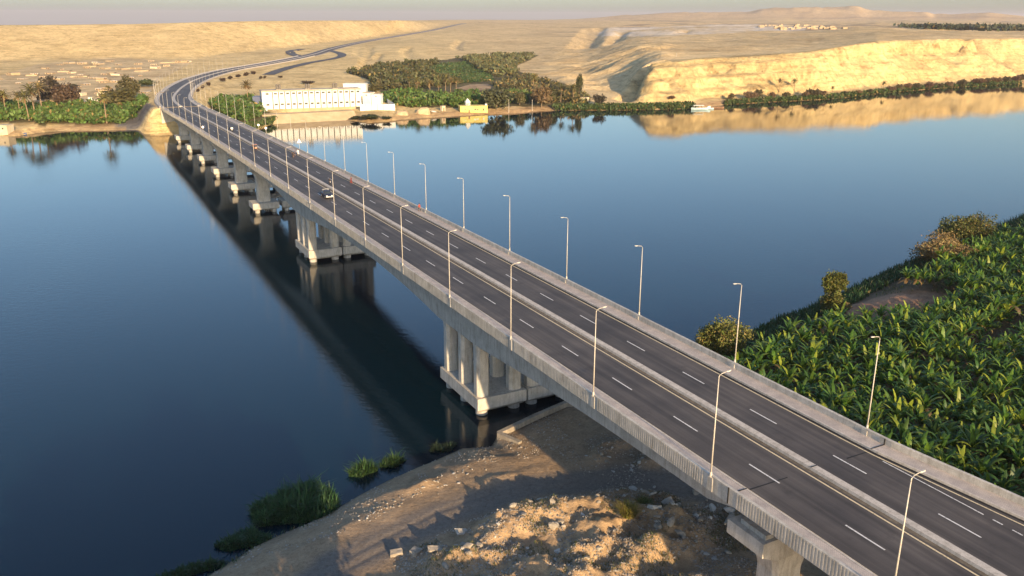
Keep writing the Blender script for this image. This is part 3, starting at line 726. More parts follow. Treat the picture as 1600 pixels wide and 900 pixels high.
# ------------------------------------------------------------------ near bank
SHORE = [(-400,0),(-120,30),(-30,62),(-12,73),(0,80),(8.4,87.0),(13.8,90.0),(20,91.6),(27.7,94.8),(36,97.9),(44.8,100.2),(49.4,98.1),(62.6,102),(75,106),(98,111.3),(119.6,117.7),(141,123),(176,133.5),(204,140),(252,150),(340,170),(600,235)]
def near_in(s, d): return pinterp(d, SHORE) + 0.5*fbm(d/6, s/6, 71, 3) - s
ROADP = [(60,-14),(68,4),(77.9,19.5),(82.2,34),(83.2,46),(79.5,58),(72,65),(60,74)]
HEAPS = [(76,41,1.3,2.6,4),(75.5,47,1.7,2.4,4.5),(74,53.5,1.2,2.6,4),(71,38,1.0,3,3),(71,44,1.0,2.5,3),(70,50,1.7,2.6,5),(68,57,1.2,3,3),(66.5,44,1.5,2.2,5),(64,52,1.9,2.5,5),(62,40,2.0,3,6),
         (59,21,2.9,2.6,6),(58.5,29,3.5,2.5,5),(57,37,3.0,2.6,4),(73,31,1.0,2.2,3),(74.5,36.5,1.2,2.0,3),(70.5,33,1.1,2,3),(66,36,1.3,2,4),(72.5,60,1.0,2,2.5),(66,30,0.8,2,3),(57,12,2.4,4,8),(55,48,2.2,3,7),(72,33.5,0.5,1.5,2),(62,2,2.2,4,9),(109,144,1.5,4.5,13),(86,44,0.35,1.5,4),(90,33,0.4,1.2,5)]  # unseen ridge heaps added to shade the track; soil-patch mound raised into the sun
def near_h(s, d, fine=True):
    s = np.asarray(s, float); d = np.asarray(d, float)
    inn = near_in(s, d)
    h = pinterp(inn, [(-25,-6),(-6,-2.5),(-1,-.5),(0,0.0),(0.8,.45),(3.5,1.5),(7.5,2.3),(14,2.5),(40,3.2),(100,4.0)])
    wall = smoothstep(48.6, 49.6, d)*(1-smoothstep(63, 67, d))
    hw = pinterp(inn, [(-6,-3),(-.35,-2.5),(-.15,1.7),(3,2.1),(12,2.4),(40,3),(100,4)])
    h = h*(1-wall) + hw*wall
    right = smoothstep(66, 74, d)
    h = h + right*smoothstep(6, 14, inn)*0.8
    bump_ = 0
    for (a, b_, hh, rs, rd) in HEAPS: bump_ = bump_ + hh*np.exp(-((s-a)/rs)**2 - ((d-b_)/rd)**2)
    ring = np.hypot(s-83.6, (d-61.5)*.9); bump_ = bump_ + 0.9*np.exp(-((ring-3.2)/1.3)**2)
    rgh = np.clip(bump_, 0, 1.2)
    dd, _ = seg_dist(s, d, ROADP); rd = 1 - smoothstep(2.0, 4.2, dd + 0.8*fbm(s/4, d/4, 73, 2))
    h = h + bump_*(1-rd)
    if fine:
        h = h + (fbm(s/3.2, d/3.2, 74, 4)*(.16 + .75*rgh) + fbm(s/0.9, d/0.9, 75, 3)*(.06 + .42*rgh))*smoothstep(.2, 2, inn)*(1-.8*rd)
        h = h - rd*0.10*np.exp(-((dd-0.9)/.35)**2)
    return h
s_ax = np.concatenate([np.arange(-260, 36, 6.0), np.arange(36, 108, 0.36), np.arange(108, 176, 1.2), np.arange(176, 260, 6)])
d_ax = np.concatenate([np.arange(-400, -16, 8.0), np.arange(-16, 76, 0.36), np.arange(76, 300, 1.3), np.arange(300, 600, 8)])
DD, SS = np.meshgrid(d_ax, s_ax)
HH = near_h(SS, DD); INN = near_in(SS, DD)
NX = SS*DIR[0] + DD*NRM[0]; NY = SS*DIR[1] + DD*NRM[1]
n_a = fbm(SS/7, DD/7, 81, 4)[..., None]; n_b = fbm(SS/1.1, DD/1.1, 82, 3)[..., None]
col = C((.34,.245,.155))*(1+.26*n_a+.26*n_b)
rdm = (1 - smoothstep(1.8, 4.0, seg_dist(SS, DD, ROADP)[0] + .8*fbm(SS/4, DD/4, 73, 2)))[..., None]
col = col*(1-rdm) + rdm*C((.20,.172,.145))*(1+.08*n_a+.05*n_b)
rub = np.clip(HH - 3.0, 0, 1)[..., None]; col = col*(1-.5*rub) + 0.5*rub*C((.50,.345,.195))*(1+.25*n_b)
wet = (1 - smoothstep(0.1, 1.3, INN))[..., None]; col = col*(1-.65*wet) + .65*wet*C((.10,.08,.055))
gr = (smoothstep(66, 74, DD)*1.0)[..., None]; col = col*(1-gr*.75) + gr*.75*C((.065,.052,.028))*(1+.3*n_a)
soil = np.exp(-((SS-108.5)/7)**4 - ((DD-143)/18)**4)[..., None]; col = col*(1-soil) + soil*C((.36,.205,.125))*(1+.35*n_b+.2*n_a)
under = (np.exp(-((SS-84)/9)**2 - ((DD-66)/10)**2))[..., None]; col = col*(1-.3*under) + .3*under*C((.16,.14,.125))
m, t, b = new_mat('bank soil', 0.95, 0.1)
atn = t.nodes.new('ShaderNodeAttribute'); atn.attribute_name = 'tint'
n1 = noise_node(t, 2.2, 6, 0.7, pos(t)); n2 = noise_node(t, 11, 4, 0.7, pos(t))
r1 = ramp(t, n1.outputs[0], [(0.3, (.72,.70,.68)), (0.52, (1,1,1)), (0.72, (1.2,1.18,1.15))]); r2 = ramp(t, n2.outputs[0], [(0.35, (.78,.78,.78)), (0.66, (1.2,1.2,1.2))])
k = mix(t, 1, atn.outputs['Color'], r1.outputs[0], 'MULTIPLY'); k = mix(t, 1, k, r2.outputs[0], 'MULTIPLY')
t.links.new(k, b.inputs['Base Color']); bump(t, b, n1.outputs[0], 0.8, 0.15)
nr, nc = SS.shape; idx = np.arange(nr*nc).reshape(nr, nc)
quads = np.stack([idx[:-1, :-1], idx[:-1, 1:], idx[1:, 1:], idx[1:, :-1]], -1).reshape(-1, 4)
keep = (INN.ravel()[quads].max(1) > -14); quads = quads[keep]
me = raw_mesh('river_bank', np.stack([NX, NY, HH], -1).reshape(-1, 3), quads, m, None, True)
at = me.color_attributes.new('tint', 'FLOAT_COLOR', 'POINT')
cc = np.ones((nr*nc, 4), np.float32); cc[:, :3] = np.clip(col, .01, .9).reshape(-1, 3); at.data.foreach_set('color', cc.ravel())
tag(link('river_bank', me), 'earth river bank with a dirt track below the bridge', None, None, 'structure')
def W3(s, d, dz=0.0):
    p = SD(s, d); return (p[0], p[1], float(near_h(s, d)) + dz)

# low concrete retaining wall at the water's edge
mb = MB(); w = []
wl_pts = [(94.0, 51.0), (97.9, 49.6), (100.4, 57), (102.2, 63.5), (104, 70)]
for i in range(len(wl_pts)-1):
    (s0, d0), (s1, d1) = wl_pts[i], wl_pts[i+1]; L = math.hypot(s1-s0, d1-d0); ns, nd = -(d1-d0)/L*.35, (s1-s0)/L*.35
    q = []
    for zz in (-2.5, 2.55):
        for (a, b_, sg) in ((s0, d0, 1), (s1, d1, 1), (s1, d1, -1), (s0, d0, -1)):
            p = SD(a+sg*ns, b_+sg*nd); q.append((p[0], p[1], zz + (0.002*i if zz > 0 else 0)))
    mb.hexa(q)
tag(mb.build('retaining_wall', M['wall_concrete']), 'low concrete retaining wall at the water edge under the bridge', 'retaining wall')

# ------------------------------------------------------------------ approach road beyond the bridge
st_far = arr(S_END+4.05, 900, 6) + arr(900, 1700, 12)[1:] + arr(1700, 3600, 30)[1:]
def road_ribbon(name, mat, prof, label, stations=st_far, closed=True):
    mb = MB(); ribbon(mb, stations, prof, closed); return tag(mb.build(name, mat), label, None, None, 'structure')
road_ribbon('approach_embankment', rough_mat('embankment fill', (.34,.28,.20), (.46,.38,.27), 0.4), [(-16,-4.5),(-10.6,-0.25),(10.6,-0.25),(14,-3.0)], 'sandy embankment carrying the approach road')
road_ribbon('approach_road', M['far_asphalt'], [(-8.3,-0.2),(-8.3,0.0),(-0.9,0.0),(-0.9,-0.2)], 'dark asphalt carriageway climbing into the desert')
road_ribbon('approach_road', M['far_asphalt'], [(0.9,-0.2),(0.9,0.0),(8.3,0.0),(8.3,-0.2)], 'dark asphalt carriageway climbing into the desert')
road_ribbon('road_median', M['kerb'], [(-0.9,-0.2),(-0.7,0.28),(0.7,0.28),(0.9,-0.2)], 'pale raised kerb between the carriageways')
st_w = arr(S_END+4.05, 1150, 6)
road_ribbon('road_shoulder', M['kerb'], [(-10.6,-0.3),(-10.6,0.65),(-10.2,0.65),(-10.15,0.15),(-8.3,0.1),(-8.3,-0.3)], 'pale concrete edge of the approach road', st_w)
road_ribbon('road_shoulder', M['kerb'], [(8.3,-0.3),(8.3,0.1),(10.15,0.15),(10.2,0.65),(10.6,0.65),(10.6,-0.3)], 'pale concrete edge of the approach road', st_w)
def side_road(name, pix, width, label):
    pts = []
    for u, v in pix:
        x, y, z = hit(u, v); pts.append((x, y, z))
    mb = MB(); mb.uv = []; V = []
    # resample so the strip follows the ground
    dense = []
    for i in range(len(pts)-1):
        a, b_ = np.array(pts[i]), np.array(pts[i+1]); n = max(2, int(np.linalg.norm(b_-a)/8))
        for k in range(n): dense.append(a + (b_-a)*k/n)
    dense.append(np.array(pts[-1])); dense = np.array(dense)
    xs = np.stack([np.convolve(np.pad(dense[:, c], 4, mode='edge'), np.ones(9)/9, 'valid') for c in (0, 1)], 1)
    for i in range(len(xs)):
        t = xs[min(i+1, len(xs)-1)] - xs[max(i-1, 0)]; t = t/ (np.linalg.norm(t)+1e-9); n = np.array([t[1], -t[0]])
        for sg in (-1, 0, 1):
            q = xs[i] + n*sg*width/2; V.append((q[0], q[1], float(far_h_road(np.array([q[0]]), np.array([q[1]]))[0]) + 0.35)); mb.uv.append((i*8.0, sg*width/2))
    mb.v = V
    for i in range(len(xs)-1):
        for k in range(2): mb.f.append((i*3+k, i*3+k+1, i*3+k+4, i*3+k+3)); mb.c.append(None); mb.mi.append(0)
    return tag(mb.build(name, M['far_asphalt']), label, None, None, 'structure')
side_road('slip_road', [(416,118.5),(437,110),(460,104),(481,98.5),(506,94.5),(527,91),(536,87.5),(533,83.8),(521,80.8),(512,79)], 11, 'grey slip road looping down from the approach road')
side_road('slip_road', [(470,89),(459,86),(451,82.5),(455,79.5),(474,76.5)], 13, 'grey slip road on the far side of the approach road')
# ------------------------------------------------------------------ vegetation meshes
def tints(n, base, var=0.25, hue=0.12, dead=0.0, deadc=(.22,.16,.06)):
    c = np.array(base)[None, :]*(1 + var*rng.normal(size=(n, 1))*.6)
    c = c*(1 + hue*rng.normal(size=(n, 3))*.5)
    if dead: c = np.where(rng.random((n, 1)) < dead, np.array(deadc)[None, :]*(1+.25*rng.normal(size=(n, 1))), c)
    return np.clip(c, .004, .9)
def quad_cloud(cent, size, aspect=1.6, up=0.0):
    """random leaf quads: cent (n,3), size (n,)"""
    n = len(cent); a = rng.normal(size=(n, 3)); a[:, 2] += up; a /= np.linalg.norm(a, axis=1, keepdims=True)
    b_ = rng.normal(size=(n, 3)); b_ -= a*(a*b_).sum(1, keepdims=True); b_ /= np.linalg.norm(b_, axis=1, keepdims=True)
    a = a*size[:, None]*aspect*.5; b_ = b_*size[:, None]*.5
    V = np.stack([cent-a, cent+b_, cent+a, cent-b_], 1).reshape(-1, 3)
    return V, np.arange(4*n).reshape(n, 4)
def crown_mesh(name, w, h, z0, n, leaf, base, seed, lobes=9, dead=0.05, top=None, var=.3):
    """irregular crown: leaves gathered on the shells of uneven lobes, with gaps between them"""
    r = np.random.default_rng(seed); L = []
    for k in range(lobes):
        a = r.random()*6.283; rad = w*.5*(.25+.5*math.sqrt(r.random())); zz = z0 + h*(.22+.6*r.random())
        L.append((rad*math.cos(a), rad*math.sin(a), zz, w*(.20+.15*r.random()), h*(.19+.13*r.random())))
    L.append((0, 0, z0+h*.72, w*.27, h*.26))
    per = n//len(L); P_ = []; Tn = []
    for (x, y, z, rx, rz) in L:
        d = r.normal(size=(per, 3)); d /= np.linalg.norm(d, axis=1, keepdims=True); q = (.55+.5*r.random((per, 1))**.6)
        q = q + .26*np.sin(d[:, :1]*5+z)*np.cos(d[:, 1:2]*6+x) + .22*np.sin(d[:, 2:3]*9+y*3) + (r.random((per, 1)) < .12)*.28*r.random((per, 1))
        P_.append(np.array([x, y, z]) + d*q*np.array([rx, rx, rz])); Tn.append(np.full(per, .82+.36*r.random()))
    c = np.concatenate(P_); V, Fq = quad_cloud(c, leaf*(.6+.8*r.random(len(c))))
    t = tints(len(c), base, var, .15, dead)*np.concatenate(Tn)[:, None]
    return raw_mesh(name, V, Fq, M['leaf'], t)
def trunk_mesh(name, h, r0, seed, limbs=5, spread=1.2, mat='bark'):
    r = random.Random(seed); mb = MB()
    mb.tube([(0,0,-.4), (.05*h*.1,0,h*.3), (r.uniform(-.2,.2),r.uniform(-.2,.2),h*.62)], [r0*1.25, r0, r0*.75], 7)
    for k in range(limbs):
        a = 6.283*k/limbs + r.random(); z = h*r.uniform(.35,.6)
        mb.tube([(0,0,z), (spread*.5*math.cos(a), spread*.5*math.sin(a), z+h*.16), (spread*math.cos(a), spread*math.sin(a), z+h*.34)], [r0*.55, r0*.4, r0*.15], 5)
    return mb.mesh(name, M[mat])
def frond_strip(out, az_, el0, L, w, droop, seg, col, fold=.35, zig=0.0, base=(0,0,0)):
    """one arching leaf: two rows of quads folded along the midrib"""
    V, Fq, T_ = out; d = np.array([math.cos(az_), math.sin(az_)]); p = np.array(base, float); el = el0; side = np.array([-d[1], d[0], 0])
    pts = [p.copy()]; ns = []
    for k in range(seg):
        st = L/seg; p = p + np.array([d[0]*math.cos(el), d[1]*math.cos(el), math.sin(el)])*st; pts.append(p.copy()); el -= droop/seg*(0.4+1.2*k/seg)
    i0 = len(V)
    for k, q in enumerate(pts):
        f = k/seg; ww = w*.5*(math.sin(math.pi*min(.97, .10+.86*f))**.6)*(1 - zig*((k % 2)*.5)); dz = -ww*fold
        V += [q + side*ww + [0, 0, dz], q, q - side*ww + [0, 0, dz]]
    for k in range(seg):
        b_ = i0+3*k
        Fq += [(b_, b_+1, b_+4, b_+3), (b_+1, b_+2, b_+5, b_+4)]; c = np.array(col)*random.uniform(.85, 1.15); T_ += [c, c*random.uniform(.8, 1.05)]
def palm_meshes(seed, h=9.0, nf=26, L=3.0, base=(.10,.115,.035), skirt=10):
    random.seed(seed); mb = MB(); lean = random.uniform(-.5,.5)
    mb.tube([(0,0,-.5), (lean*.3,0,h*.35), (lean*.8,0,h*.75), (lean,0,h)], [.30,.21,.18,.2], 8); tr = mb.mesh('trunk', M['palm_bark'])
    out = ([], [], [])
    for k in range(nf):
        f = k/nf; el = 1.35 - 1.6*f + random.uniform(-.15,.15)
        frond_strip(out, k*2.4+random.uniform(-.3,.3), el, L*random.uniform(.85,1.1), .62, 1.5+random.uniform(0,.5), 6, np.array(base)*random.uniform(.75,1.25), .6, .5, (lean,0,h))
    for k in range(skirt):
        frond_strip(out, random.random()*6.28, -.5+random.uniform(-.3,.2), L*.75, .55, .9, 5, np.array((.24,.16,.075))*random.uniform(.7,1.1), .6, .5, (lean,0,h-.15))
    return tr, raw_mesh('crown', np.array(out[0]), np.array(out[1]), M['leaf'], np.array(out[2]))
def banana_meshes(seed):
    random.seed(seed); h = random.uniform(1.5, 2.5); mb = MB()
    mb.tube([(0,0,-.3), (0,0,h*.6), (.06,0,h+.1)], [.15,.12,.07], 7); st = mb.mesh('stem', M['banana_stem'])
    out = ([], [], []); nf = random.randint(9, 12)
    for k in range(nf):
        f = k/nf
        el = 1.48 - .95*f + random.uniform(-.15,.15); L = random.uniform(1.9, 2.7)*(0.72+.3*math.sin(math.pi*min(1,f+.25)))
        col = np.array(random.choice([(.064,.138,.020),(.042,.10,.022),(.095,.17,.020),(.20,.25,.028),(.07,.125,.024)]))
        dead_ = k >= nf-3 and random.random() < .6
        if dead_: col = np.array(random.choice([(.26,.19,.06),(.20,.13,.06),(.15,.11,.06)])); el -= .8
        frond_strip(out, k*2.4+random.uniform(-.4,.4), el, L, random.uniform(.36,.58), random.uniform(.5,2.3), 8, col, random.uniform(.1,.7), .42, (.05,0,h))
    return st, raw_mesh('leaves', np.array(out[0]), np.array(out[1]), M['banana_leaf'], np.array(out[2]))
def blades(cent, h, w, base, lean=.35, var=.3, dead=0.06, mat='reed', name='blades', deadc=(.24,.18,.08)):
    """upright tapering blades of grass or reed (two quads each, bent)"""
    n = len(cent); a = rng.random(n)*6.283; d = np.stack([np.cos(a), np.sin(a), 0*a], 1); sd = np.stack([-np.sin(a), np.cos(a), 0*a], 1)*(w*.5)
    hh = h*(.55+.6*rng.random(n)); ln = lean*rng.random(n)*1.4
    mid = cent + d*(ln*hh*.3)[:, None] + np.array([0,0,1])*(hh*.55)[:, None]; top = cent + d*(ln*hh)[:, None] + np.array([0,0,1])*(hh*(1-.25*ln))[:, None]
    V = np.stack([cent-sd, cent+sd, mid+sd*.9, mid-sd*.9, top+sd*.15, top-sd*.15], 1).reshape(-1, 3)
    i = np.arange(n)[:, None]*6; Fq = np.concatenate([i+np.array([[0,1,2,3]]), i+np.array([[3,2,4,5]])], 0)
    t = tints(n, base, var, .15, dead, deadc); return raw_mesh(name, V, Fq, M[mat], np.concatenate([t, t*1.12]))

# ---- banana plantation right of the bridge
variants = [banana_meshes(100+k) for k in range(12)]
def banana_thing(first):
    st, lv = variants[first]; r_ = thing('banana_plant', 'green banana plant in the dense plantation right of the bridge', 'banana plant', group='banana plants beside the bridge')
    link('stem', st, r_); link('leaves', lv, r_); return r_
protos = [None]*12; spots = []
rs = np.random.default_rng(5)
for s in np.arange(8, 150, 1.55):
    for d in np.arange(74.2, 300, 1.6):
        ss = s + rs.uniform(-.7,.7); dd = d + rs.uniform(-.7,.7); inn = float(near_in(ss, dd))
        if inn < 11.6 + 2.0*rs.random() - (2.0 if dd > 175 else 0): continue
        if dd < 75.2 + max(0, 50-ss)*.12: continue
        if ((ss-107.5)/7.5)**2 + ((dd-143)/17)**2 < 1.0: continue
        lane = abs(ss - (84 + (dd-140)*.30)) < 2.2 and dd > 128          # sparse strip between two plots
        if lane and rs.random() < .65: continue
        x, y = SD(ss, dd); z = float(near_h(ss, dd, False)); u, v = project(x, y, z+2)
        if not (-40 < u < 1950 and v < 1300): continue
        dist = math.sqrt(x*x+y*y+(CAM_H-z)**2)
        sc = (rs.choice([rs.uniform(.5,.8), rs.uniform(.85,1.2), rs.uniform(1.0,1.4)]) + .22*float(fbm(np.array(ss/7), np.array(dd/7), 111, 2)))*(.62 if lane else 1.0)
        spots.append((dist + (0 if (0 < u < 1600 and v < 900) else 500), x, y, z, sc, rs.random()*6.283, int(rs.integers(12))))
spots.sort()
for i, (dist, x, y, z, sc, rz, k) in enumerate(spots[:300]):
    if protos[k] is None: protos[k] = banana_thing(k); o = protos[k]
    else: o = copy_tree(protos[k])
    o.location = (x, y, z); o.rotation_euler = (rs.uniform(-.12,.12), rs.uniform(-.12,.12), rz); o.scale = (sc, sc, sc)
BV, BF, BT = [], [], []; off = 0
dat = []
for st, lv in variants:
    V = np.empty(len(lv.vertices)*3, np.float32); lv.vertices.foreach_get('co', V); V = V.reshape(-1, 3)
    Fq = np.empty(len(lv.loops), np.int32); lv.loops.foreach_get('vertex_index', Fq); Fq = Fq.reshape(-1, 4)
    Tc = np.empty(len(lv.loops)*4, np.float32); lv.color_attributes['tint'].data.foreach_get('color', Tc); dat.append((V, Fq, Tc.reshape(-1, 4, 4)[:, 0, :3]))
for (dist, x, y, z, sc, rz, k) in spots[300:]:
    V, Fq, Tc = dat[k]; c, s_ = math.cos(rz)*sc, math.sin(rz)*sc
    W = np.stack([x + V[:, 0]*c - V[:, 1]*s_, y + V[:, 0]*s_ + V[:, 1]*c, z + V[:, 2]*sc], 1)
    BV.append(W); BF.append(Fq+off); off += len(W); BT.append(Tc*rs.uniform(.8,1.2))
if BV: tag(link('banana_plantation', raw_mesh('banana_plantation', np.concatenate(BV), np.concatenate(BF), M['banana_leaf'], np.concatenate(BT))), 'dense mass of farther banana plants', None, None, 'stuff')
print('banana spots', len(spots))
# low weeds and dead leaves under the plants and along the bank
def scatter_sd(n, s0, s1, d0, d1, cond):
    s = rng.uniform(s0, s1, n); d = rng.uniform(d0, d1, n); k = cond(s, d); s, d = s[k], d[k]
    z = near_h(s, d, False); return np.stack([s*DIR[0]+d*NRM[0], s*DIR[1]+d*NRM[1], z], 1)
c = scatter_sd(34000, 20, 135, 73, 260, lambda s, d: (near_in(s, d) > 8) & (fbm(s/5, d/5, 91, 3) > -.1) & ~(((s-107.5)/7.5)**2 + ((d-143)/17)**2 < 1.0))
tag(link('weeds', blades(c, .55, .16, (.055,.085,.022), .8, .3, .35, name='weeds')), 'low green weeds and dry litter under the banana plants', None, None, 'stuff')
# reed belt on the right shore: tall at the water, cut by the bare soil bank
def reed_cond(s, d):
    inn = near_in(s, d); wid = 7.5 + 3.5*fbm(d/14, d*0, 92, 3) + 2.5*smoothstep(120, 220, d)
    bare = ((d > 73) & (d < 84))
    return (inn > -1.0) & (inn < wid) & ~bare
c = scatter_sd(150000, 96, 180, 70, 340, reed_cond)
hloc = 1.5 + .9*fbm(c[:, 0]/6, c[:, 1]/6, 93, 3) + 2.2*smoothstep(205, 245, c[:, 0]*NRM[0] + c[:, 1]*NRM[1])
tag(link('reed_bed', blades(c, np.clip(hloc, .6, 4.5), .22, (.026,.062,.020), .55, .35, .05, name='reed_bed')), 'dark green reed belt along the right shore', None, None, 'stuff')

# ---- trees and shrubs on the right bank
def tree(name, label, cat, s, d, h, w, n, leaf, base, seed, z0f=.12, lobes=9, dead=.05, group=None, xy=None, z=None, trunk_h=None):
    if xy is None: x, y = SD(s, d); z = float(near_h(s, d, False))
    else: x, y = xy
    r_ = thing(name, label, cat, (x, y, z), random.random()*6.28, group)
    link('trunk', trunk_mesh('trunk', trunk_h or h*.8, max(.08, h*.022), seed, 5, w*.3), r_)
    link('crown', crown_mesh('crown', w, h*(1-z0f), h*z0f, n, leaf, base, seed, lobes, dead), r_); return r_
tree('shrub_tree', 'round olive green tree on the bank just right of the bridge parapet', 'tree', 104.6, 96.5, 7.6, 8.2, 13000, .24, (.125,.135,.034), 11, .03, 11, .12)
tree('shrub_tree', 'slim upright yellow green tree beside the bare soil patch', 'tree', 112.2, 131.2, 8.4, 4.0, 8000, .24, (.135,.15,.034), 12, .06, 7)
tree('shrub_tree', 'low wide reddish straw coloured tree on the right shore', 'tree', 126, 183.5, 6.2, 12.0, 13000, .27, (.24,.175,.075), 13, .05, 12, .3)
tree('shrub_tree', 'round olive tree at the right shore behind the reddish one', 'tree', 137.5, 207.5, 7.8, 11.0, 14000, .30, (.11,.12,.032), 14, .03, 12, .08)
for i, (s, d, lab) in enumerate([(106.8, 116.0, 'dry brownish bush among the banana plants near the water'), (109.5, 131.5, 'small grey green bush at the foot of the slim tree')]):
    tree('bush', lab, 'bush', s, d, 2.3, 2.6, 900, .26, [(.24,.15,.06), (.13,.14,.06)][i], 30+i, .0, 6, .35)
# ---- grass clumps standing in the water by the near bank
for i, (s, d, rs_, rd_, h, n, lab) in enumerate([
    (95.6, 19.8, 3.7, 6.4, 1.7, 9000, 'largest dark green reed clump in the water by the near bank'),
    (91.2, 12.6, 1.6, 3.2, 1.0, 2200, 'low reed clump left of the largest one at the near bank'),
    (88.2, 6.6, 1.0, 3.4, .8, 900, 'sparse green grass clump at the bottom left of the bank'),
    (100.2, 30.2, 1.0, 1.7, 1.3, 1300, 'small round reed clump standing off the near bank'),
    (100.7, 34.6, 1.0, 1.7, 1.0, 900, 'thin reed clump between the round one and the bridge shadow'),
    (101.6, 42.6, 1.2, 2.2, .8, 900, 'dark water weed clump beside the large bridge pier')]):
    a = rng.random(n)*6.283; q = np.sqrt(rng.random(n)); s_ = q*rs_*np.cos(a)*(1+.25*np.sin(a*3+i)); d_ = q*rd_*np.sin(a)*(1+.2*np.cos(a*2+i))
    hl = h*(1.12-.5*q**2)*(.45+1.0*vnoise(s_*.9+9, d_*.9+9, 95+i))*(.75+.5*rng.random(n))*(1+.55*(rng.random(n) < .07))
    x0, y0 = SD(s, d); c = np.stack([s_*DIR[0]+d_*NRM[0], s_*DIR[1]+d_*NRM[1], np.full(n, -.15)], 1)
    o = link('reed_clump', blades(c, hl, .13, [(.029,.068,.024),(.027,.06,.024),(.03,.062,.022),(.032,.07,.022),(.035,.075,.022),(.02,.035,.018)][i], .8, .3, .0, name='reed_clump'))
    o.location = (x0, y0, 0.0); tag(o, lab, 'reeds')
c = scatter_sd(2600, 84, 99, -10, 26, lambda s, d: (near_in(s, d) > -.6) & (near_in(s, d) < 1.6 + 1.2*fbm(d/3, s/3, 96, 2)) & (d < 23))
tag(link('bank_grass', blades(c, .5, .09, (.05,.085,.03), .8, .3, .1, name='bank_grass')), 'grass fringe along the near waterline', None, None, 'stuff')
# weeds on the rubble
c = scatter_sd(26000, 56, 82, 26, 66, lambda s, d: (fbm(s/3, d/3, 97, 3) > .16) & (seg_dist(s, d, ROADP)[0] > 3.4))
c[:, 2] = near_h(c[:, 0]*DIR[0]+c[:, 1]*DIR[1], c[:, 0]*NRM[0]+c[:, 1]*NRM[1])
tag(link('rubble_weeds', blades(c, .30, .06, (.075,.095,.032), .9, .35, .35, name='rubble_weeds')), 'sparse weeds on the rubble heaps', None, None, 'stuff')
for i, (s, d, h, w) in enumerate([(69.6, 52.0, 1.5, 1.8), (71.3, 55.5, .9, 1.4)]):
    x, y = SD(s, d); r_ = thing('weed_bush', ['yellow green bush growing on the rubble heap', 'small green bush on the rubble beside the yellow one'][i], 'bush', (x, y, float(near_h(s, d))-.1))
    n = 900; a = rng.random(n)*6.283; q = np.sqrt(rng.random(n))*w*.5
    link('blades', blades(np.stack([q*np.cos(a), q*np.sin(a), 0*q], 1), h, .05, [(.20,.19,.04), (.075,.11,.03)][i], .9, .3, .2, name='blades'), r_)
# trees standing on the bank below and behind the drone (outside the frame); they shade the near track
for i, (s, d, h, w) in enumerate([(50, 1, 15, 11), (52, 9.5, 14, 9), (47, 15.5, 14, 8), (44, -10, 17, 12), (38, 5, 19, 13)]):
    tree('bank_tree', 'tall leafy tree on the earth bank below the drone, shading the dirt track', 'tree', s, d, h, w, 5000, .42, (.06,.085,.025), 60+i, .3, 12, .05, 'trees on the near bank behind the view')
# ------------------------------------------------------------------ rubble stones on the near bank
def rock_mesh(seed, flat=.7, n=1):
    bm = bmesh.new(); bmesh.ops.create_icosphere(bm, subdivisions=2, radius=.5); r = np.random.default_rng(seed)
    pl = [(Vector(r.normal(size=3)).normalized(), r.uniform(.22,.42)) for _ in range(9)]
    for v in bm.verts:
        for nrm, dd in pl:
            k = v.co.dot(nrm) - dd
            if k > 0: v.co -= nrm*k
        v.co.z *= flat
        v.co += Vector(r.normal(size=3))*.012
    me = bpy.data.meshes.new('rock'); bm.to_mesh(me); bm.free(); return me
rocks = []
for k in range(10):
    me = rock_mesh(k, [.7,.55,.8,.45,.65][k % 5]); me.materials.append(M['pale_stone'] if k % 3 == 0 else M['stone']); rocks.append(me)
rk = []
def rock_at(s, d, size, k=None): rk.append((s, d, size, k))
r5 = np.random.default_rng(21)
for _ in range(75):                                   # stone row between the shore slope and the track
    f = r5.random(); s = 87.5 + f*4.8 + r5.normal()*.9 - .0; d = 22 + f*20 + r5.normal()*1.0; rock_at(s - 1.5, d, .2 + .35*r5.random()**2)
for _ in range(70):                                   # ring of stones round the pit under the bridge
    a = r5.random()*6.283; q = 3.1 + r5.normal()*.8; rock_at(83.6+q*math.cos(a), 61.5+q*math.sin(a)*1.1, .2 + .5*r5.random()**2)
for _ in range(110):                                  # heaps
    hp = HEAPS[[0,1,2,3,4,5,6,7,8,15,18,19,20,21][r5.integers(0, 14)]]; rock_at(hp[0]+r5.normal()*hp[3]*.8, hp[1]+r5.normal()*hp[4]*.8, .3 + 1.0*r5.random()**2.2)
for _ in range(40): rock_at(r5.uniform(58, 72), r5.uniform(56, 66), .35 + 1.0*r5.random()**2)
rk.sort(key=lambda q: -q[2])
made = {}
def grp(s, d):
    if math.hypot(s-83.6, d-61.5) < 6: return 'grey stone in the ring of rubble under the bridge', 'stones ringing the pit'
    if s > 82: return 'pale stone in the scattered row beside the dirt track', 'stones beside the dirt track'
    return 'angular rubble stone on the heaps in front of the bridge', 'rubble stones on the heaps'
for i, (s, d, size, k) in enumerate(rk):
    me = rocks[i % 10]; o = link('rubble_stone', me); lb, g = grp(s, d); tag(o, lb, 'stone', g)
    p = W3(s, d, size*.08); o.location = p; o.rotation_euler = (r5.uniform(-.4,.4), r5.uniform(-.4,.4), r5.random()*6.28); o.scale = (size*r5.uniform(.8,1.5), size*r5.uniform(.7,1.1), size*r5.uniform(.7,1.1))
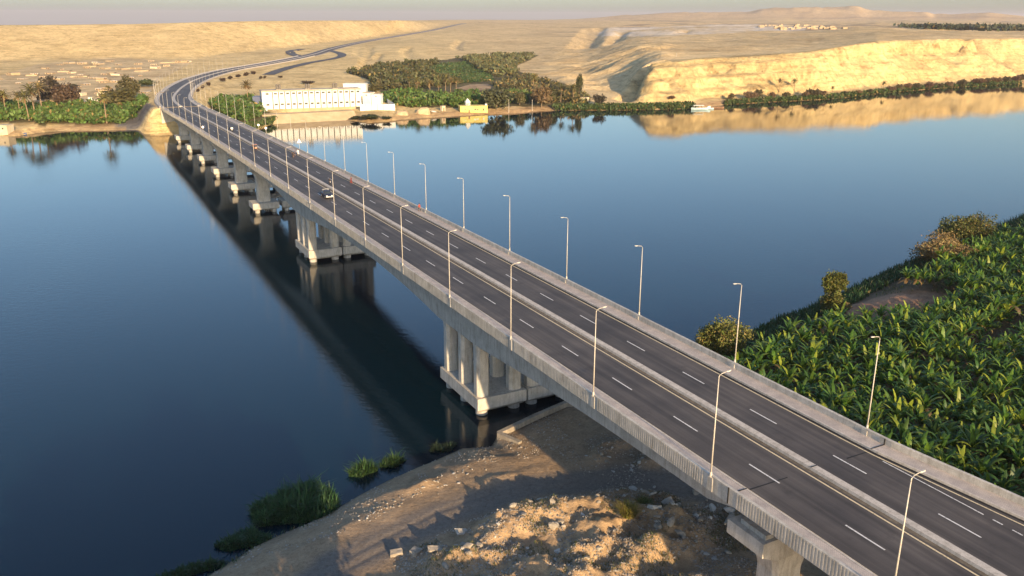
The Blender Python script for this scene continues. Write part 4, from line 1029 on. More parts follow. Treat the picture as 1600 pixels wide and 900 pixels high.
def slab(s, d, lx, ly, lz, tilt, rz, lab, mat):
    bm = bmesh.new(); bmesh.ops.create_cube(bm, size=1)
    bmesh.ops.scale(bm, vec=(lx, ly, lz), verts=bm.verts); bmesh.ops.subdivide_edges(bm, edges=bm.edges, cuts=2, use_grid_fill=True)
    r = random.Random(int(s*10+d)); 
    for v in bm.verts: v.co += Vector((r.uniform(-1,1)*lx*.07, r.uniform(-1,1)*ly*.07, r.uniform(-1,1)*lz*.1))
    bmesh.ops.bevel(bm, geom=bm.edges, offset=.03, segments=1, affect='EDGES')
    me = bpy.data.meshes.new('concrete_slab'); bm.to_mesh(me); bm.free(); me.materials.append(M[mat])
    o = link('concrete_slab', me); tag(o, lab, 'slab'); o.location = W3(s, d, .25); o.rotation_euler = (tilt[0], tilt[1], rz)
slab(76.9, 34.3, 2.1, .9, .16, (.5,.5), .9, 'tilted sunlit flat slab at the left edge of the rubble', 'pale_stone')
slab(74.6, 30.0, 1.7, .8, .25, (.2,.3), .5, 'grey flat slab lying left of the rubble heaps', 'stone')
slab(76.1, 28.3, 1.4, 1.0, .55, (.1,.2), 1.2, 'chunky grey concrete block left of the rubble near the track', 'stone')
slab(77.0, 26.4, 1.3, .8, .5, (.2,-.1), .2, 'small rounded grey block beside the dirt track', 'stone')
slab(70.5, 58.5, 1.3, 1.1, .3, (.6,-.3), .4, 'square broken slab leaning on the right rubble heap', 'pale_stone')
slab(72.4, 57.6, 1.2, .9, .25, (-.5,.4), 1.3, 'grey broken slab behind the leaning square one', 'stone')
slab(69.2, 55.4, 1.3, 1.2, .5, (.3,.5), 2.0, 'sunlit tan block on the right rubble heap', 'pale_stone')
slab(64.8, 63.0, 2.6, .7, .3, (.1,.1), 1.1, 'long dark beam lying in the shade by the land pier', 'stone')
# gravel: countless chips on bank and heaps
def chips(n, s0, s1, d0, d1, cond, sz, name, lab):
    c = scatter_sd(n, s0, s1, d0, d1, cond); s = c[:, 0]*DIR[0]+c[:, 1]*DIR[1]; d = c[:, 0]*NRM[0]+c[:, 1]*NRM[1]; c[:, 2] = near_h(s, d)
    k = len(c); size = sz*(.4+1.2*rng.random(k)**2.5); a = rng.random(k)*6.283
    o8 = np.array([[1,0,0],[0,1,0],[-1,0,0],[0,-1,0],[0,0,.8],[0,0,-.4]])
    jit = o8[None]*(size[:, None, None]*.5)*(.7+.6*rng.random((k, 6, 1)))
    ca, sa = np.cos(a)[:, None], np.sin(a)[:, None]; J = np.stack([jit[:, :, 0]*ca - jit[:, :, 1]*sa*.7, jit[:, :, 0]*sa + jit[:, :, 1]*ca*.7, jit[:, :, 2]], -1)
    V = (c[:, None, :]+J).reshape(-1, 3); F1 = np.array([[0,1,4],[1,2,4],[2,3,4],[3,0,4]]); Fq = (np.arange(k)[:, None, None]*6 + F1[None]).reshape(-1, 3)
    t = np.repeat(np.clip(np.array((.33,.29,.24))*(.6+.8*rng.random((k, 1))), 0, .8), 4, 0)
    tag(link(name, raw_mesh(name, V, Fq, M['chip'], t)), lab, None, None, 'stuff')
mm, t, b = new_mat('stone chips', .9, .15); at = t.nodes.new('ShaderNodeAttribute'); at.attribute_name = 'tint'; t.links.new(at.outputs['Color'], b.inputs['Base Color']); M['chip'] = mm
chips(9000, 84, 104, -6, 62, lambda s, d: (near_in(s, d) > .2) & (near_in(s, d) < 9) & (fbm(s/3, d/3, 98, 3) > -.05), .26, 'shore_gravel', 'stone chips along the shore slope')
chips(30000, 55, 82, 24, 66, lambda s, d: (seg_dist(s, d, ROADP)[0] > 3.0) & (fbm(s/2.5, d/2.5, 99, 3) > -.2), .26, 'rubble_gravel', 'small rubble chips on the heaps')
chips(2500, 77, 91, 54, 70, lambda s, d: (fbm(s/2.5, d/2.5, 99, 3) > -.0), .25, 'pit_gravel', 'small rubble under the bridge')

# ------------------------------------------------------------------ far bank vegetation
def poly_pts(poly, n, seed):
    r = np.random.default_rng(seed); us = [p[0] for p in poly]; vs = [p[1] for p in poly]; out = []
    while len(out) < n:
        u = r.uniform(min(us), max(us), 4*n); v = r.uniform(min(vs), max(vs), 4*n); k = inside(u, v, poly); out += list(zip(u[k], v[k]))
    return out[:n]
def ground_pts(poly, n, seed): return np.array([hit(u, v) for u, v in poly_pts(poly, n, seed)])
def tufts(name, P0, h, leaf, per, base, lab, var=.3, spread=1.0, dead=.06, mat='leaf', upr=.8):
    c = np.repeat(P0, per, 0); k = len(c); hh = h*(.6+.7*rng.random(len(P0))); hz = np.repeat(hh, per)
    c = c + np.stack([rng.normal(size=k)*spread, rng.normal(size=k)*spread, (.1+.9*rng.random(k)**.7)*hz], 1)
    V, Fq = quad_cloud(c, leaf*(.6+.8*rng.random(k)), 2.0, upr)
    cl = np.repeat(.75+.5*rng.random(len(P0)), per)[:, None]
    return tag(link(name, raw_mesh(name, V, Fq, M[mat], tints(k, base, var, .15, dead)*cl)), lab, None, None, 'stuff')
tufts('banana_field', ground_pts([(-60,168),(0,166),(30,168),(60,172),(112,168),(150,167),(200,163),(232,156),(224,168),(210,184),(190,194),(150,195),(110,192),(62,194),(50,188),(0,190),(-60,194)], 900, 1), 4.2, 1.15, 20, (.075,.125,.030), 'banana field on the far left bank')
tufts('banana_field', ground_pts([(330,166),(345,160),(392,157),(395,170),(412,174),(406,184),(380,190),(350,182)], 330, 2), 4.2, 1.1, 20, (.07,.12,.028), 'banana field between the bridge and the white building')
tufts('bank_grass', ground_pts([(400,193),(440,187),(452,190),(420,198),(396,203),(380,196)], 140, 3), 1.4, .8, 16, (.07,.10,.03), 'green grass by the water below the white building')
tufts('banana_field', ground_pts([(618,152),(640,150),(700,154),(742,152),(760,160),(752,168),(715,168),(690,166),(650,168),(620,166)], 520, 4), 4.6, 1.15, 20, (.08,.135,.032), 'banana field behind the yellow building')
tufts('banana_field', ground_pts([(786,152),(800,148),(826,152),(820,161),(792,162)], 110, 5), 4.4, 1.1, 18, (.085,.13,.034), 'small banana plot right of the yellow building')
tufts('banana_field', ground_pts([(598,150),(640,143),(648,154),(640,164),(604,160)], 260, 6), 3.2, 1.0, 16, (.075,.13,.032), 'green crop beside the white compound wall')
tufts('crop_field', ground_pts(FIELD, 1100, 7), 1.0, 1.2, 10, (.06,.105,.034), 'bright green crop field inside the palm oasis', .25, 1.6)
ro = [(545,115),(575,109),(620,102),(672,98),(690,99),(672,106),(670,115),(690,124),(720,130),(700,134),(620,142),(598,140),(585,136),(575,124)]
tufts('palm_oasis', ground_pts(ro, 520, 8), 5.0, 1.4, 34, (.095,.10,.042), 'dense palm oasis behind the white building', .3, 1.5, .05)
ro = [(735,97),(710,93),(750,89),(800,88),(840,87),(822,96),(800,105),(806,112),(800,118),(768,122),(760,114),(742,106)]
tufts('palm_oasis', ground_pts(ro, 330, 9), 4.8, 1.5, 30, (.10,.105,.045), 'palm grove behind the bright green field', .3, 1.7, .05)
tufts('scrub', ground_pts([(800,118),(835,121),(870,130),(905,142),(920,156),(910,166),(862,164),(830,160),(826,148),(775,146),(770,128)], 150, 10), 4.2, 1.2, 26, (.085,.085,.038), 'brown green scrub between the palms', .35, 1.5, .2)
# reed strip at the foot of the cliff
e = []
for x in np.arange(28, 480, .55):
    y = float(np.interp(x, _shx, _shy)); px_, py_ = project(x, y, 0)
    if 1086 < px_ < 1132: continue
    wd = 9 if px_ < 1080 else 5.5
    for k in range(3 if px_ < 1080 else 2):
        tt = rng.uniform(-1.2, wd); e.append((x + rng.normal()*.6, y + tt, max(0.0, float(far_h(np.array([x]), np.array([y+tt]))[0]))))
tufts('shore_reeds', np.array(e), 2.2, .95, 9, (.055,.085,.026), 'green reed strip along the water below the cliff', .3, .7, .06, 'leaf', 1.2)
# far cultivated belt near the horizon
belt = np.array([hit(u, v) for u, v in poly_pts([(1400,41.5),(1440,42),(1530,43),(1600,44),(1640,44),(1640,47.5),(1560,48.5),(1480,46.5),(1430,44)], 230, 12)])
tufts('green_belt', belt, 4.5, 5, 10, (.05,.065,.035), 'distant belt of dark trees near the horizon', .3, 9)
# palms one can tell apart
pv = [palm_meshes(300+k, 9.0, 26, 3.1, [(.17,.155,.055),(.20,.155,.065),(.14,.135,.05)][k % 3]) for k in range(5)]
def dist_scale(x, y, z, v0, v1): return abs(v0-v1)/F_PX*math.hypot(x, y)/math.cos(.1)
PALMS = [(652,151,122),(672,152,126),(686,153,129),(696,147,119),(704,146,122),(713,146,121),(592,139,124),(640,141,124),(720,151,139),(786,147,131),(833,152,117),(848,157,130),(876,160,133),(896,164,133),(735,152,140),
         (10,181,147),(32,182,149),(46,189,150),(56,184,140),(67,178,136),(167,193,150),(388,162,129),(1241,145,127),(1379,143,129),(1217,147,128),(1300,148,136)]
def palm_label(i, u):
    if u < 100: return f'tall date palm on the far left bank, {ordinal(i-15)} from the left'
    if i == 20: return 'lone slender palm rising from the left banana field'
    if i == 21: return 'lone palm standing left of the long white building'
    if i > 21: return f'small palm at the foot of the yellow cliff, {ordinal(sorted([1217,1241,1300,1379]).index(u))} from the left'
    xs = sorted(p[0] for p in PALMS[:15]); return f'date palm in the riverside grove right of the white building, {ordinal(xs.index(u))} from the left'
for i, (u, vb, vt) in enumerate(PALMS):
    x, y, z = hit(u, vb); H_ = dist_scale(x, y, z, vb, vt); sc = H_/11.2
    o = thing('date_palm', palm_label(i, u), 'palm tree', (x, y, z), random.random()*6.28, 'date palms on the far bank', sc)
    tr, cr = pv[i % 5]; link('trunk', tr, o); c_ = link('crown', cr, o); c_.scale = (1.25, 1.25, 1.15); c_.location = (0, 0, -1.3)
# broad trees and shrubs on the far bank: (u, v_base, v_top, width px, colour, label)
FT = [(4,172,148,18,(.11,.10,.05),'olive brown tree at the far left edge of the bank'),
 (80,166,129,27,(.085,.072,.05),'large dark brown tree among the left palms'),(106,170,140,30,(.125,.085,.055),'reddish brown tree right of the large dark one'),
 (188,170,144,38,(.135,.125,.05),'wide yellow green tree behind the left banana field'),(203,156,126,26,(.12,.11,.05),'tall olive tree close to the bridge on the left bank'),
 (230,136,125,24,(.085,.105,.04),'flat green tree in the desert village left of the bridge'),(112,139,133,16,(.09,.095,.05),'small dark shrub between the village houses'),
 (776,172,143,38,(.085,.092,.045),'big grey green tree right of the yellow building'),(846,168,140,26,(.17,.12,.062),'reddish brown tree in the riverside grove'),
 (862,158,137,16,(.08,.085,.04),'olive shrub tree between the riverside palms'),(905,153,118,9,(.075,.085,.035),'tall narrow cypress like tree left of the cliff'),
 (588,145,130,22,(.13,.12,.05),'ochre green tree at the left end of the oasis'),(936,166,150,16,(.07,.062,.042),'dark bush by the small hut at the ravine mouth'),
 (812,165,147,14,(.11,.10,.045),'light olive bush right of the big grey green tree'),
 (374,161,152,13,(.085,.075,.05),'dark low bush left of the lone palm'),(102,172,160,14,(.075,.07,.04),'dark low tree below the reddish brown one')]
cl_v = [crown_mesh('crown', 1.0, 1.0, 0.0, 1500, .085, (1.0, 1.0, 1.0), 500+k, 11, 0.0, None, .28) for k in range(5)]
def far_crown(base, k):
    key = (tuple(base), k)
    if key not in far_crown.c:
        me = cl_v[k].copy(); at = me.color_attributes['tint']; n = len(at.data)*4; c = np.empty(n, np.float32); at.data.foreach_get('color', c); c = c.reshape(-1, 4); c[:, :3] *= np.array(base); at.data.foreach_set('color', c.ravel()); far_crown.c[key] = me
    return far_crown.c[key]
far_crown.c = {}
def far_tree(name, u, vb, vt, wpx, base, lab, k, group=None, cat='tree'):
    x, y, z = hit(u, vb); H_ = dist_scale(x, y, z, vb, vt); Wd = wpx/F_PX*math.hypot(x, y)
    o = thing(name, lab, cat, (x, y, z), 0, group)
    cr = link('crown', far_crown(base, k), o); cr.scale = (Wd, Wd, H_*.93); cr.location = (0, 0, H_*.07); cr.rotation_euler = (0, 0, k*1.3)
    tr = link('trunk', trunk_mesh('trunk', H_*.75, max(.1, H_*.03), k, 4, Wd*.25), o)
for i, (u, vb, vt, w, c, lab) in enumerate(FT): far_tree('broad_tree', u, vb, vt, w, c, lab, i % 5)
CB = [(1050,156,148,10),(1142,157,145,12),(1172,156,143,20),(1184,155,139,14),(1205,155,143,11),(1228,154,143,12),(1258,153,143,14),(1270,153,139,20),(1284,151,142,14),(1318,149,142,12),(1340,148,140,12),(1358,147,139,10),(1392,145,135,12),(1404,143,132,11),
      (1417,141,130,13),(1431,141,129,12),(1450,140,128,16),(1466,138,130,12),(1482,137,128,12),(1501,136,124,14),(1528,133,122,18),(1541,131,122,12),(1556,131,121,14),(1572,130,120,12),(1586,129,118,13),(1598,128,115,12)]
for i, (u, vb, vt, w) in enumerate(CB):
    c = [(.19,.12,.075),(.14,.115,.06),(.21,.14,.08),(.11,.095,.05)][i % 4]
    far_tree('cliff_foot_shrub', u, vb, vb-(vb-vt)*.8, w*.85, c, f'dry brown shrub at the foot of the yellow cliff, {ordinal(i)} from the left', i % 5, 'shrubs along the cliff foot', 'shrub')
for i, (u, v, w, h) in enumerate([(310,144.5,4.5,5),(317,138.5,4.5,4.5),(326,134.5,5,5),(348,128,8,5),(360,124.5,6,5),(373,121.5,6.5,5),(385,119.3,7,5.5),(396,116.5,6,4.5)]):
    far_tree('roadside_shrub', u, v, v-h, w, (.075,.05,.035), f'dark shrub on the sand right of the curving road, {ordinal(i)} from the nearest', i % 5, 'shrubs beside the curving road', 'shrub')
for i, (u, v, w, h) in enumerate([(408,124,4,5),(414,123,4,4),(481,131,16,4),(438,122,6,3)]):
    far_tree('desert_shrub', u, v, v-h, w, (.10,.075,.05), f'low dark desert shrub behind the white building, {ordinal([0,1,3,2][i])} from the left', i % 5, 'desert shrubs behind the white building', 'shrub')

# ------------------------------------------------------------------ buildings on the far bank
def along(u0, v0, u1, v1, z=None):
    """building frame: origin, x axis and length from two points on the ground"""
    a_ = hit(u0, v0); b_ = hit(u1, v1); d = np.array(b_[:2]) - np.array(a_[:2]); L = float(np.linalg.norm(d))
    return a_, math.atan2(d[1], d[0]), L
def win_mesh(mb, x, z, w, h, y=0.0, t=.04): mb.box(x-w/2, x+w/2, y-t, y+.05, z-h/2, z+h/2)
org, rot, Lb = along(411, 171.5, 565, 168.5)
sc_ = Lb/154.0
Hb = 31*sc_; z0 = min(org[2], hit(565,168.5)[2])
wb = thing('white_building', 'long white two storey panel building by the river with tank topped roof', 'building', (org[0], org[1], z0), rot)
mb = MB(); mb.box(0, Lb, 0, 11, -1.5, Hb-.9); mb.build('wall', M['white_wall'], wb)
mb = MB(); mb.box(-.4, Lb+.4, -.45, 11.4, Hb-.9, Hb-.45); mb.box(-.1, Lb+.1, .3, 11.1, Hb-.45, Hb-.15); mb.build('roof', M['roof_slab'], wb)
mb = MB(); mb.box(.2, Lb-.2, -.9, -.002, -1.6, .9); mb.build('plinth', M['mud'], wb)
bays = [0, 10*sc_*1.6] + [16*sc_ + (Lb-16*sc_)*k/15.0 for k in range(1, 16)]
for k in range(17):
    x = bays[k] if 0 < k < 16 else (0.25 if k == 0 else Lb-.25)
    if 0 < k < 16:
        mb = MB(); mb.box(x-.28, x+.28, -.14, -.003, .9, Hb-1.0); mb.build('pilaster', M['joint_line'], wb)
for k in range(16):
    xc = (bays[k]+bays[k+1])/2
    for zz in (.30, .83):
        mb = MB(); win_mesh(mb, xc, Hb*zz, 1.9, 1.15, -.02); mb.build('window', M['window'], wb)
def roof_tank(u, lab):
    x = (u-411)/154.0*Lb; p = Matrix.Translation((org[0], org[1], z0)) @ Matrix.Rotation(rot, 4, 'Z') @ Vector((x, 5, Hb-.15))
    o = thing('roof_tank', lab, 'water tank', p, rot, 'dark water tanks on the white building roof')
    mb = MB(); mb.box(-1.6, 1.6, -1.2, 1.2, 0, .25); mb.build('stand', M['roof_slab'], o)
    mb = MB(); mb.cyl(-.75, 0, .25, 3.0, .72, n=14); mb.cyl(-.75, 0, 3.0, 3.25, .5, .3, n=14); mb.build('tank', M['tank'], o)
    mb = MB(); mb.cyl(.8, 0, .25, 3.0, .72, n=14); mb.cyl(.8, 0, 3.0, 3.25, .5, .3, n=14); mb.build('tank', M['tank'], o)
roof_tank(438, 'dark twin water tank on the white roof, leftmost of the three'); roof_tank(483, 'dark twin water tank on the white roof, middle of the three'); roof_tank(526, 'dark twin water tank on the white roof, rightmost of the three')
def simple_block(name, lab, cat, u0, v0, u1, v1, hpx, depth, wallm, roofm, wins=(), door=None, over=.25, group=None, dome=False):
    a_, rz, L = along(u0, v0, u1, v1); k = L/abs(u1-u0); H_ = hpx*k
    o = thing(name, lab, cat, (a_[0], a_[1], min(a_[2], hit(u1, v1)[2])), rz, group)
    mb = MB(); mb.box(0, L, 0, depth, -1.2, H_); mb.build('wall', M[wallm], o)
    mb = MB(); mb.box(-over, L+over, -over, depth+over, H_, H_+.25); mb.build('roof', M[roofm], o)
    for (fx, fz, w, h) in wins:
        mb = MB(); win_mesh(mb, fx*L, fz*H_, w, h, -.02); mb.build('window', M['window'], o)
    if door:
        mb = MB(); win_mesh(mb, door*L, min(1.05, H_*.4), 1.0, min(2.1, H_*.8), -.02); mb.build('door', M['wood'], o)
    return o, L, H_, k
simple_block('white_block', 'low white block behind the right end of the long white building', 'building', 537, 150, 572, 150, 18, 7, 'white_wall', 'white_wall')
simple_block('annex', 'small white annex, left of the pair beside the long building', 'building', 567, 163.5, 579, 163.5, 15.5, 6, 'white_wall', 'roof_slab', [(.5,.8,.9,.7)])
simple_block('annex', 'small white annex, right of the pair beside the long building', 'building', 581, 163.5, 595, 163.5, 15.5, 6, 'white_wall', 'roof_slab', [(.5,.8,.9,.7)])
def wall_thing(name, lab, pts, hpx, mat, seams=0):
    q = [hit(u, v) for u, v in pts]; k = math.hypot(q[0][0], q[0][1])/F_PX; H_ = hpx*k
    o = thing(name, lab, 'wall', q[0]); mb = MB(); mj = MB()
    for i in range(len(q)-1):
        d = np.array(q[i+1][:2])-np.array(q[i][:2]); L = float(np.linalg.norm(d)); rz = math.atan2(d[1], d[0])
        Mx = Matrix.Translation((q[i][0]-q[0][0], q[i][1]-q[0][1], (q[i][2]-q[0][2])*.5)) @ Matrix.Rotation(rz, 4, 'Z')
        mb.box(0, L, -.12, .12, -1.5, H_+i*.004, M4=Mx)
        for j in range(1, seams if i == 0 else 0): mj.box(L*j/seams-.1, L*j/seams+.1, -.17, -.125, 0, H_, M4=Mx)
    mb.build('panel', M[mat], o)
    if mj.v: mj.build('pilaster', M['joint_line'], o)
wall_thing('compound_wall', 'low white panelled compound wall right of the long building', [(563,174),(617,173),(595,152)], 10, 'white_wall', 6)
wall_thing('compound_wall', 'short low white wall left of the long building', [(391,173.5),(418,173.5)], 5, 'white_wall')
simple_block('blue_shed', 'blue grey sheet shed at the left end of the white building', 'shed', 396, 169, 410, 169, 17, 6, 'blue_panel', 'blue_panel', over=.05)
yb, L, H_, k = simple_block('yellow_shrine', 'yellow riverside shrine with a small white pointed cupola', 'building', 719, 176.5, 762, 176.5, 10.5, 8, 'yellow_wall', 'yellow_wall', [(.18,.6,.7,.7),(.55,.55,1.3,.9),(.64,.5,.8,1.0),(.85,.5,.8,1.4)], .33)
mb = MB(); mb.loft([[(L*.31+r*math.cos(a), 4+r*math.sin(a), H_+z) for a in [math.pi/4+j*math.pi/3 for j in range(6)]] for z, r in ((.2,1.7),(2.2,1.7),(2.25,1.95),(2.5,1.9),(3.6,.95),(4.6,.12))]); cu = mb.build('cupola', M['white_wall'], yb)
for j in (-.55, .55):
    mb = MB(); mb.box(L*.31+j-.22, L*.31+j+.22, 2.2, 2.5, H_+.4, H_+1.7); mb.build('opening', M['window'], cu)
mb = MB(); mb.box(L*.93, L*.93+1.3, 2, 3.3, H_+.25, H_+1.2); mb.build('roof_box', M['white_wall'], yb)
simple_block('kiosk', 'tiny cream kiosk left of the yellow shrine', 'hut', 691, 174, 696, 174, 6, 2, 'cream_wall', 'cream_wall', door=.5, over=.1)
simple_block('hut', 'small cream hut at the mouth of the ravine', 'hut', 908.5, 159, 920, 158.5, 5.5, 4, 'cream_wall', 'roof_slab', [(.3,.6,.6,.6)], .7, .1)
simple_block('pump_house', 'cream pump house standing in the water at the far left', 'building', -4, 211, 12.5, 211, 14, 6, 'cream_wall', 'cream_wall', [(.6,.7,.8,.8)], None, .15)
simple_block('mud_house', 'long low mud house among the left palms', 'house', 70, 171, 97, 166, 9, 7, 'mud', 'mud', [(.3,.6,.7,.7),(.7,.6,.7,.7)], .5, .1)
simple_block('white_shed', 'white flat roofed shed at the edge of the left banana field', 'shed', 42, 184, 60, 184, 5, 5, 'white_wall', 'white_wall', [], .7, .5)
for i, (u, v, w, h, kk, lab) in enumerate([(125,165,8,5,'cream_wall','small cream house behind the left banana field'),(139,163,6,11,'white_wall','tall narrow cream house with a ground floor arcade'),(147,165,15,9,'white_wall','white house in front of the village, right of the arcade house'),(152,152,10,7,'cream_wall','pale house with upper storey behind the white one'),(116,150,12,4,'cream_wall','long pale wall house left in the village')]):
    simple_block('village_house', lab, 'house', u, v, u+w, v, h, 6, kk, 'cream_wall', [(.3,.6,.8,.8),(.7,.6,.8,.8)], .5, .15)
# desert village
rv = random.Random(3); rows = {}
VH = []
for (v0, us) in ((147,(152,170,222,238)),(139,(84,103,120,146,170,184)),(131,(18,44,72,98,126,152,176)),(123,(4,30,60,88,118,142,168,196)),(117,(8,46,74,104,128,156,184,214)),(109,(70,96,130,158,186,214,240)),(102,(88,120,150,176,206,236,262)),(97,(100,140,176,230,268,286))):
    for j, u in enumerate(us): VH.append((u+rv.uniform(-7,7), v0+rv.uniform(-2.4,2.4), rv.uniform(4,11), rv.uniform(1.0,2.3), j, v0, len(us)))
names = {147:'nearest',139:'second nearest',131:'third nearest',123:'fourth nearest',117:'fifth nearest',109:'third farthest',102:'second farthest',97:'farthest'}
for (u, v, w, h, j, v0, n) in VH:
    k = rv.choice(['mud','cream_wall','mud','mud'])
    cw = {'mud':'mud brown','cream_wall':'cream','white_wall':'whitish'}[k]
    simple_block('village_house', f'flat roofed {cw} desert house, {ordinal(j)} from left in the {names[v0]} row', 'house', u, v, u+w, v+rv.uniform(-.8,.4), h, rv.uniform(5,9), k, rv.choice(['mud','mud','roof_slab']), [(.25,.6,.9,.9),(.75,.6,.9,.9)], .5, .1, 'houses of the desert village')
# walled yards of the village: low broken mud walls
for i, (u, v, w) in enumerate([(60,128,22),(110,121,26),(150,127,20),(40,119,18),(180,108,24),(130,105,20),(90,113,18),(210,112,22),(250,99,24),(160,116,18)]):
    wall_thing('yard_wall', f'low mud yard wall in the desert village, {ordinal(sorted([60,110,150,40,180,130,90,210,250,160]).index(u))} from the left', [(u,v),(u+w,v-.6),(u+w+4,v-3)], 1.3, 'mud')
# distant town below the horizon hills
tn = MB(); r9 = np.random.default_rng(9)
for u, v in poly_pts([(1175,40),(1240,38),(1330,42),(1320,46),(1200,47)], 45, 20):
    x, y, z = hit(u, v); w, dd, hh = r9.uniform(6,13), r9.uniform(6,11), r9.uniform(2,4)
    tn.box(x-w/2, x+w/2, y-dd/2, y+dd/2, z-3, z+hh)
tag(tn.build('distant_town', M['mud']), 'far off pale town below the hills', None, None, 'stuff')
# thin poles at the waterside and a monument mast on the cliff
for i, (u, vb, vt, lab) in enumerate([(795,176,156,'thin pale pole on the beach right of the big tree'),(831.5,174,157,'thin pole on the beach below the reddish tree'),(776,168,158,'short white pole beside the big grey green tree'),(1057,89,83,'small white marker post on top of the cliff')]):
    x, y, z = hit(u, vb); H_ = dist_scale(x, y, z, vb, vt); o = thing('pole', lab, 'pole', (x, y, z)); mb = MB(); mb.cyl(0,0,-.3,H_,.14,.09,8); mb.build('shaft', M['lamp_metal'], o); mb = MB(); mb.box(-.35,.35,-.05,.05,H_-.5,H_-.38); mb.build('crossarm', M['lamp_metal'], o)
x, y, z = hit(678, 176); o = link('spoil_boulder', rocks[3]); o.location = (x, y, z+.5); o.scale = (4, 3, 4); tag(o, 'grey boulder on the beach left of the cream kiosk', 'boulder')
for i, (u, v, w, h, lab) in enumerate([(628,179,20,6,'sand heap on the beach below the compound wall'),(661,178,22,9,'taller sand heap on the beach left of the grey boulder')]):
    x, y, z = hit(u, v); k = math.hypot(x, y)/F_PX; bm = bmesh.new(); bmesh.ops.create_icosphere(bm, subdivisions=4, radius=1)
    for vv in bm.verts: vv.co *= 1 + .25*float(fbm(np.array(vv.co.x*1.7+i*9), np.array(vv.co.y*1.7), 7, 3)); vv.co.z = max(vv.co.z, -.3)
    me = bpy.data.meshes.new('sand_heap'); bm.to_mesh(me); bm.free(); me.materials.append(M['sand_heap'] if 'sand_heap' in M else M.setdefault('sand_heap', rough_mat('heaped sand', (.40,.30,.18), (.52,.40,.25), .5)))
    o = link('sand_heap', me); o.location = (x, y, z); o.scale = (w*k*.5, w*k*.35, h*k); tag(o, lab, 'sand heap')
# shrubby patch in the water in front of the compound
for i, (u, v, w, h, lab) in enumerate([(580,188.5,26,9,'dark green bush at the waterline below the compound wall'),(556,187.5,14,5,'lower green bush left of the waterline bush'),(604,188.5,12,5,'thin green bush right of the waterline bush')]):
    far_tree('bush', u, v, v-h, w, (.06,.075,.03), lab, i, None, 'bush')
# stone embankment apron below the white building
q0, q1 = hit(418,186), hit(556,184)
mb = MB(); d = np.array(q1[:2])-np.array(q0[:2]); L = np.linalg.norm(d); rz = math.atan2(d[1], d[0]); 
Mx = Matrix.Translation((q0[0], q0[1], 0)) @ Matrix.Rotation(rz, 4, 'Z')
mb.loft([[Mx @ Vector(c) for c in ((xx,-1.5,-1.0),(xx,9.5,4.4),(xx,16,4.5),(xx,16,-1.0))] for xx in (-1.0, float(L)+2)])
tag(mb.build('bank_revetment', rough_mat('sandy revetment', (.44,.34,.2), (.56,.44,.27), .2)), 'smooth sandy revetment sloping to the water below the long building', 'revetment')

# ------------------------------------------------------------------ boats
def hull(mb, L, W, h, n=10, flare=.15):
    rings = []
    for i in range(n+1):
        f = i/n; w = W/2*math.sin(math.pi*min(.985, .06+.94*f)**1.0)**.45 if 0 < i < n else W*.06; sh = h*(1+.5*abs(2*f-1)**2.5)
        x = (f-.5)*L; rings.append([(x, -w, sh), (x, -w*.8, .1), (x, -w*.4, -.35), (x, w*.4, -.35), (x, w*.8, .1), (x, w, sh), (x, w*.85, sh-.05), (x, w*.7, h*.55), (x, -w*.7, h*.55), (x, -w*.85, sh-.05)])
    mb.loft(rings)
def place_boat(name, lab, u, v, lpx, kind):
    x, y = on_level(u, v, 0); L = lpx/F_PX*math.hypot(x, y); o = thing(name, lab, 'boat', (x, y, .25), .12)
    W = L*.27; h = L*.075
    mb = MB(); hull(mb, L, W, h); mb.build('hull', M['boat_blue'] if kind != 'wood' else M['wood'], o)
    if kind == 'ferry':
        mb = MB(); mb.box(-L*.38, L*.22, -W*.42, W*.42, h+1.75, h+1.92); mb.build('canopy', M['boat_white'], o)
        for sx in (-.36, -.17, .02, .2):
            for sy in (-.4, .4): mb = MB(); mb.cyl(L*sx, W*sy, h*.6, h+1.76, .06, n=6); mb.build('post', M['boat_white'], o)
        mb = MB(); mb.box(-L*.30, L*.1, -W*.3, W*.3, h*.55, h*.55+.5); mb.build('bench', M['boat_white'], o)
    elif kind == 'cabin':
        mb = MB(); mb.box(-L*.2, L*.12, -W*.33, W*.33, h*.5, h+1.2); mb.build('cabin', M['boat_blue'], o)
    else:
        for sx in (-.25, 0, .25): mb = MB(); mb.box(L*sx-.2, L*sx+.2, -W*.36, W*.36, h*.7, h*.8); mb.build('thwart', M['wood'], o)
    return o
place_boat('ferry_boat', 'pale blue canopied ferry moored below the cliff', 1093, 171.5, 26, 'ferry')
place_boat('motor_boat', 'small pale blue cabin boat moored right of the ferry', 1108, 170.5, 14, 'cabin')
place_boat('wooden_barge', 'brown wooden barge moored right of the blue boats', 1121, 169.5, 20, 'wood')
place_boat('wooden_boat', 'flat brown boat drawn up behind the ferry', 1104, 162.5, 26, 'wood')
place_boat('wooden_boat', 'grey blue boat beside the pump house on the left shore', 32, 210, 16, 'wood').children[0].data.materials[0] = M['blue_panel']

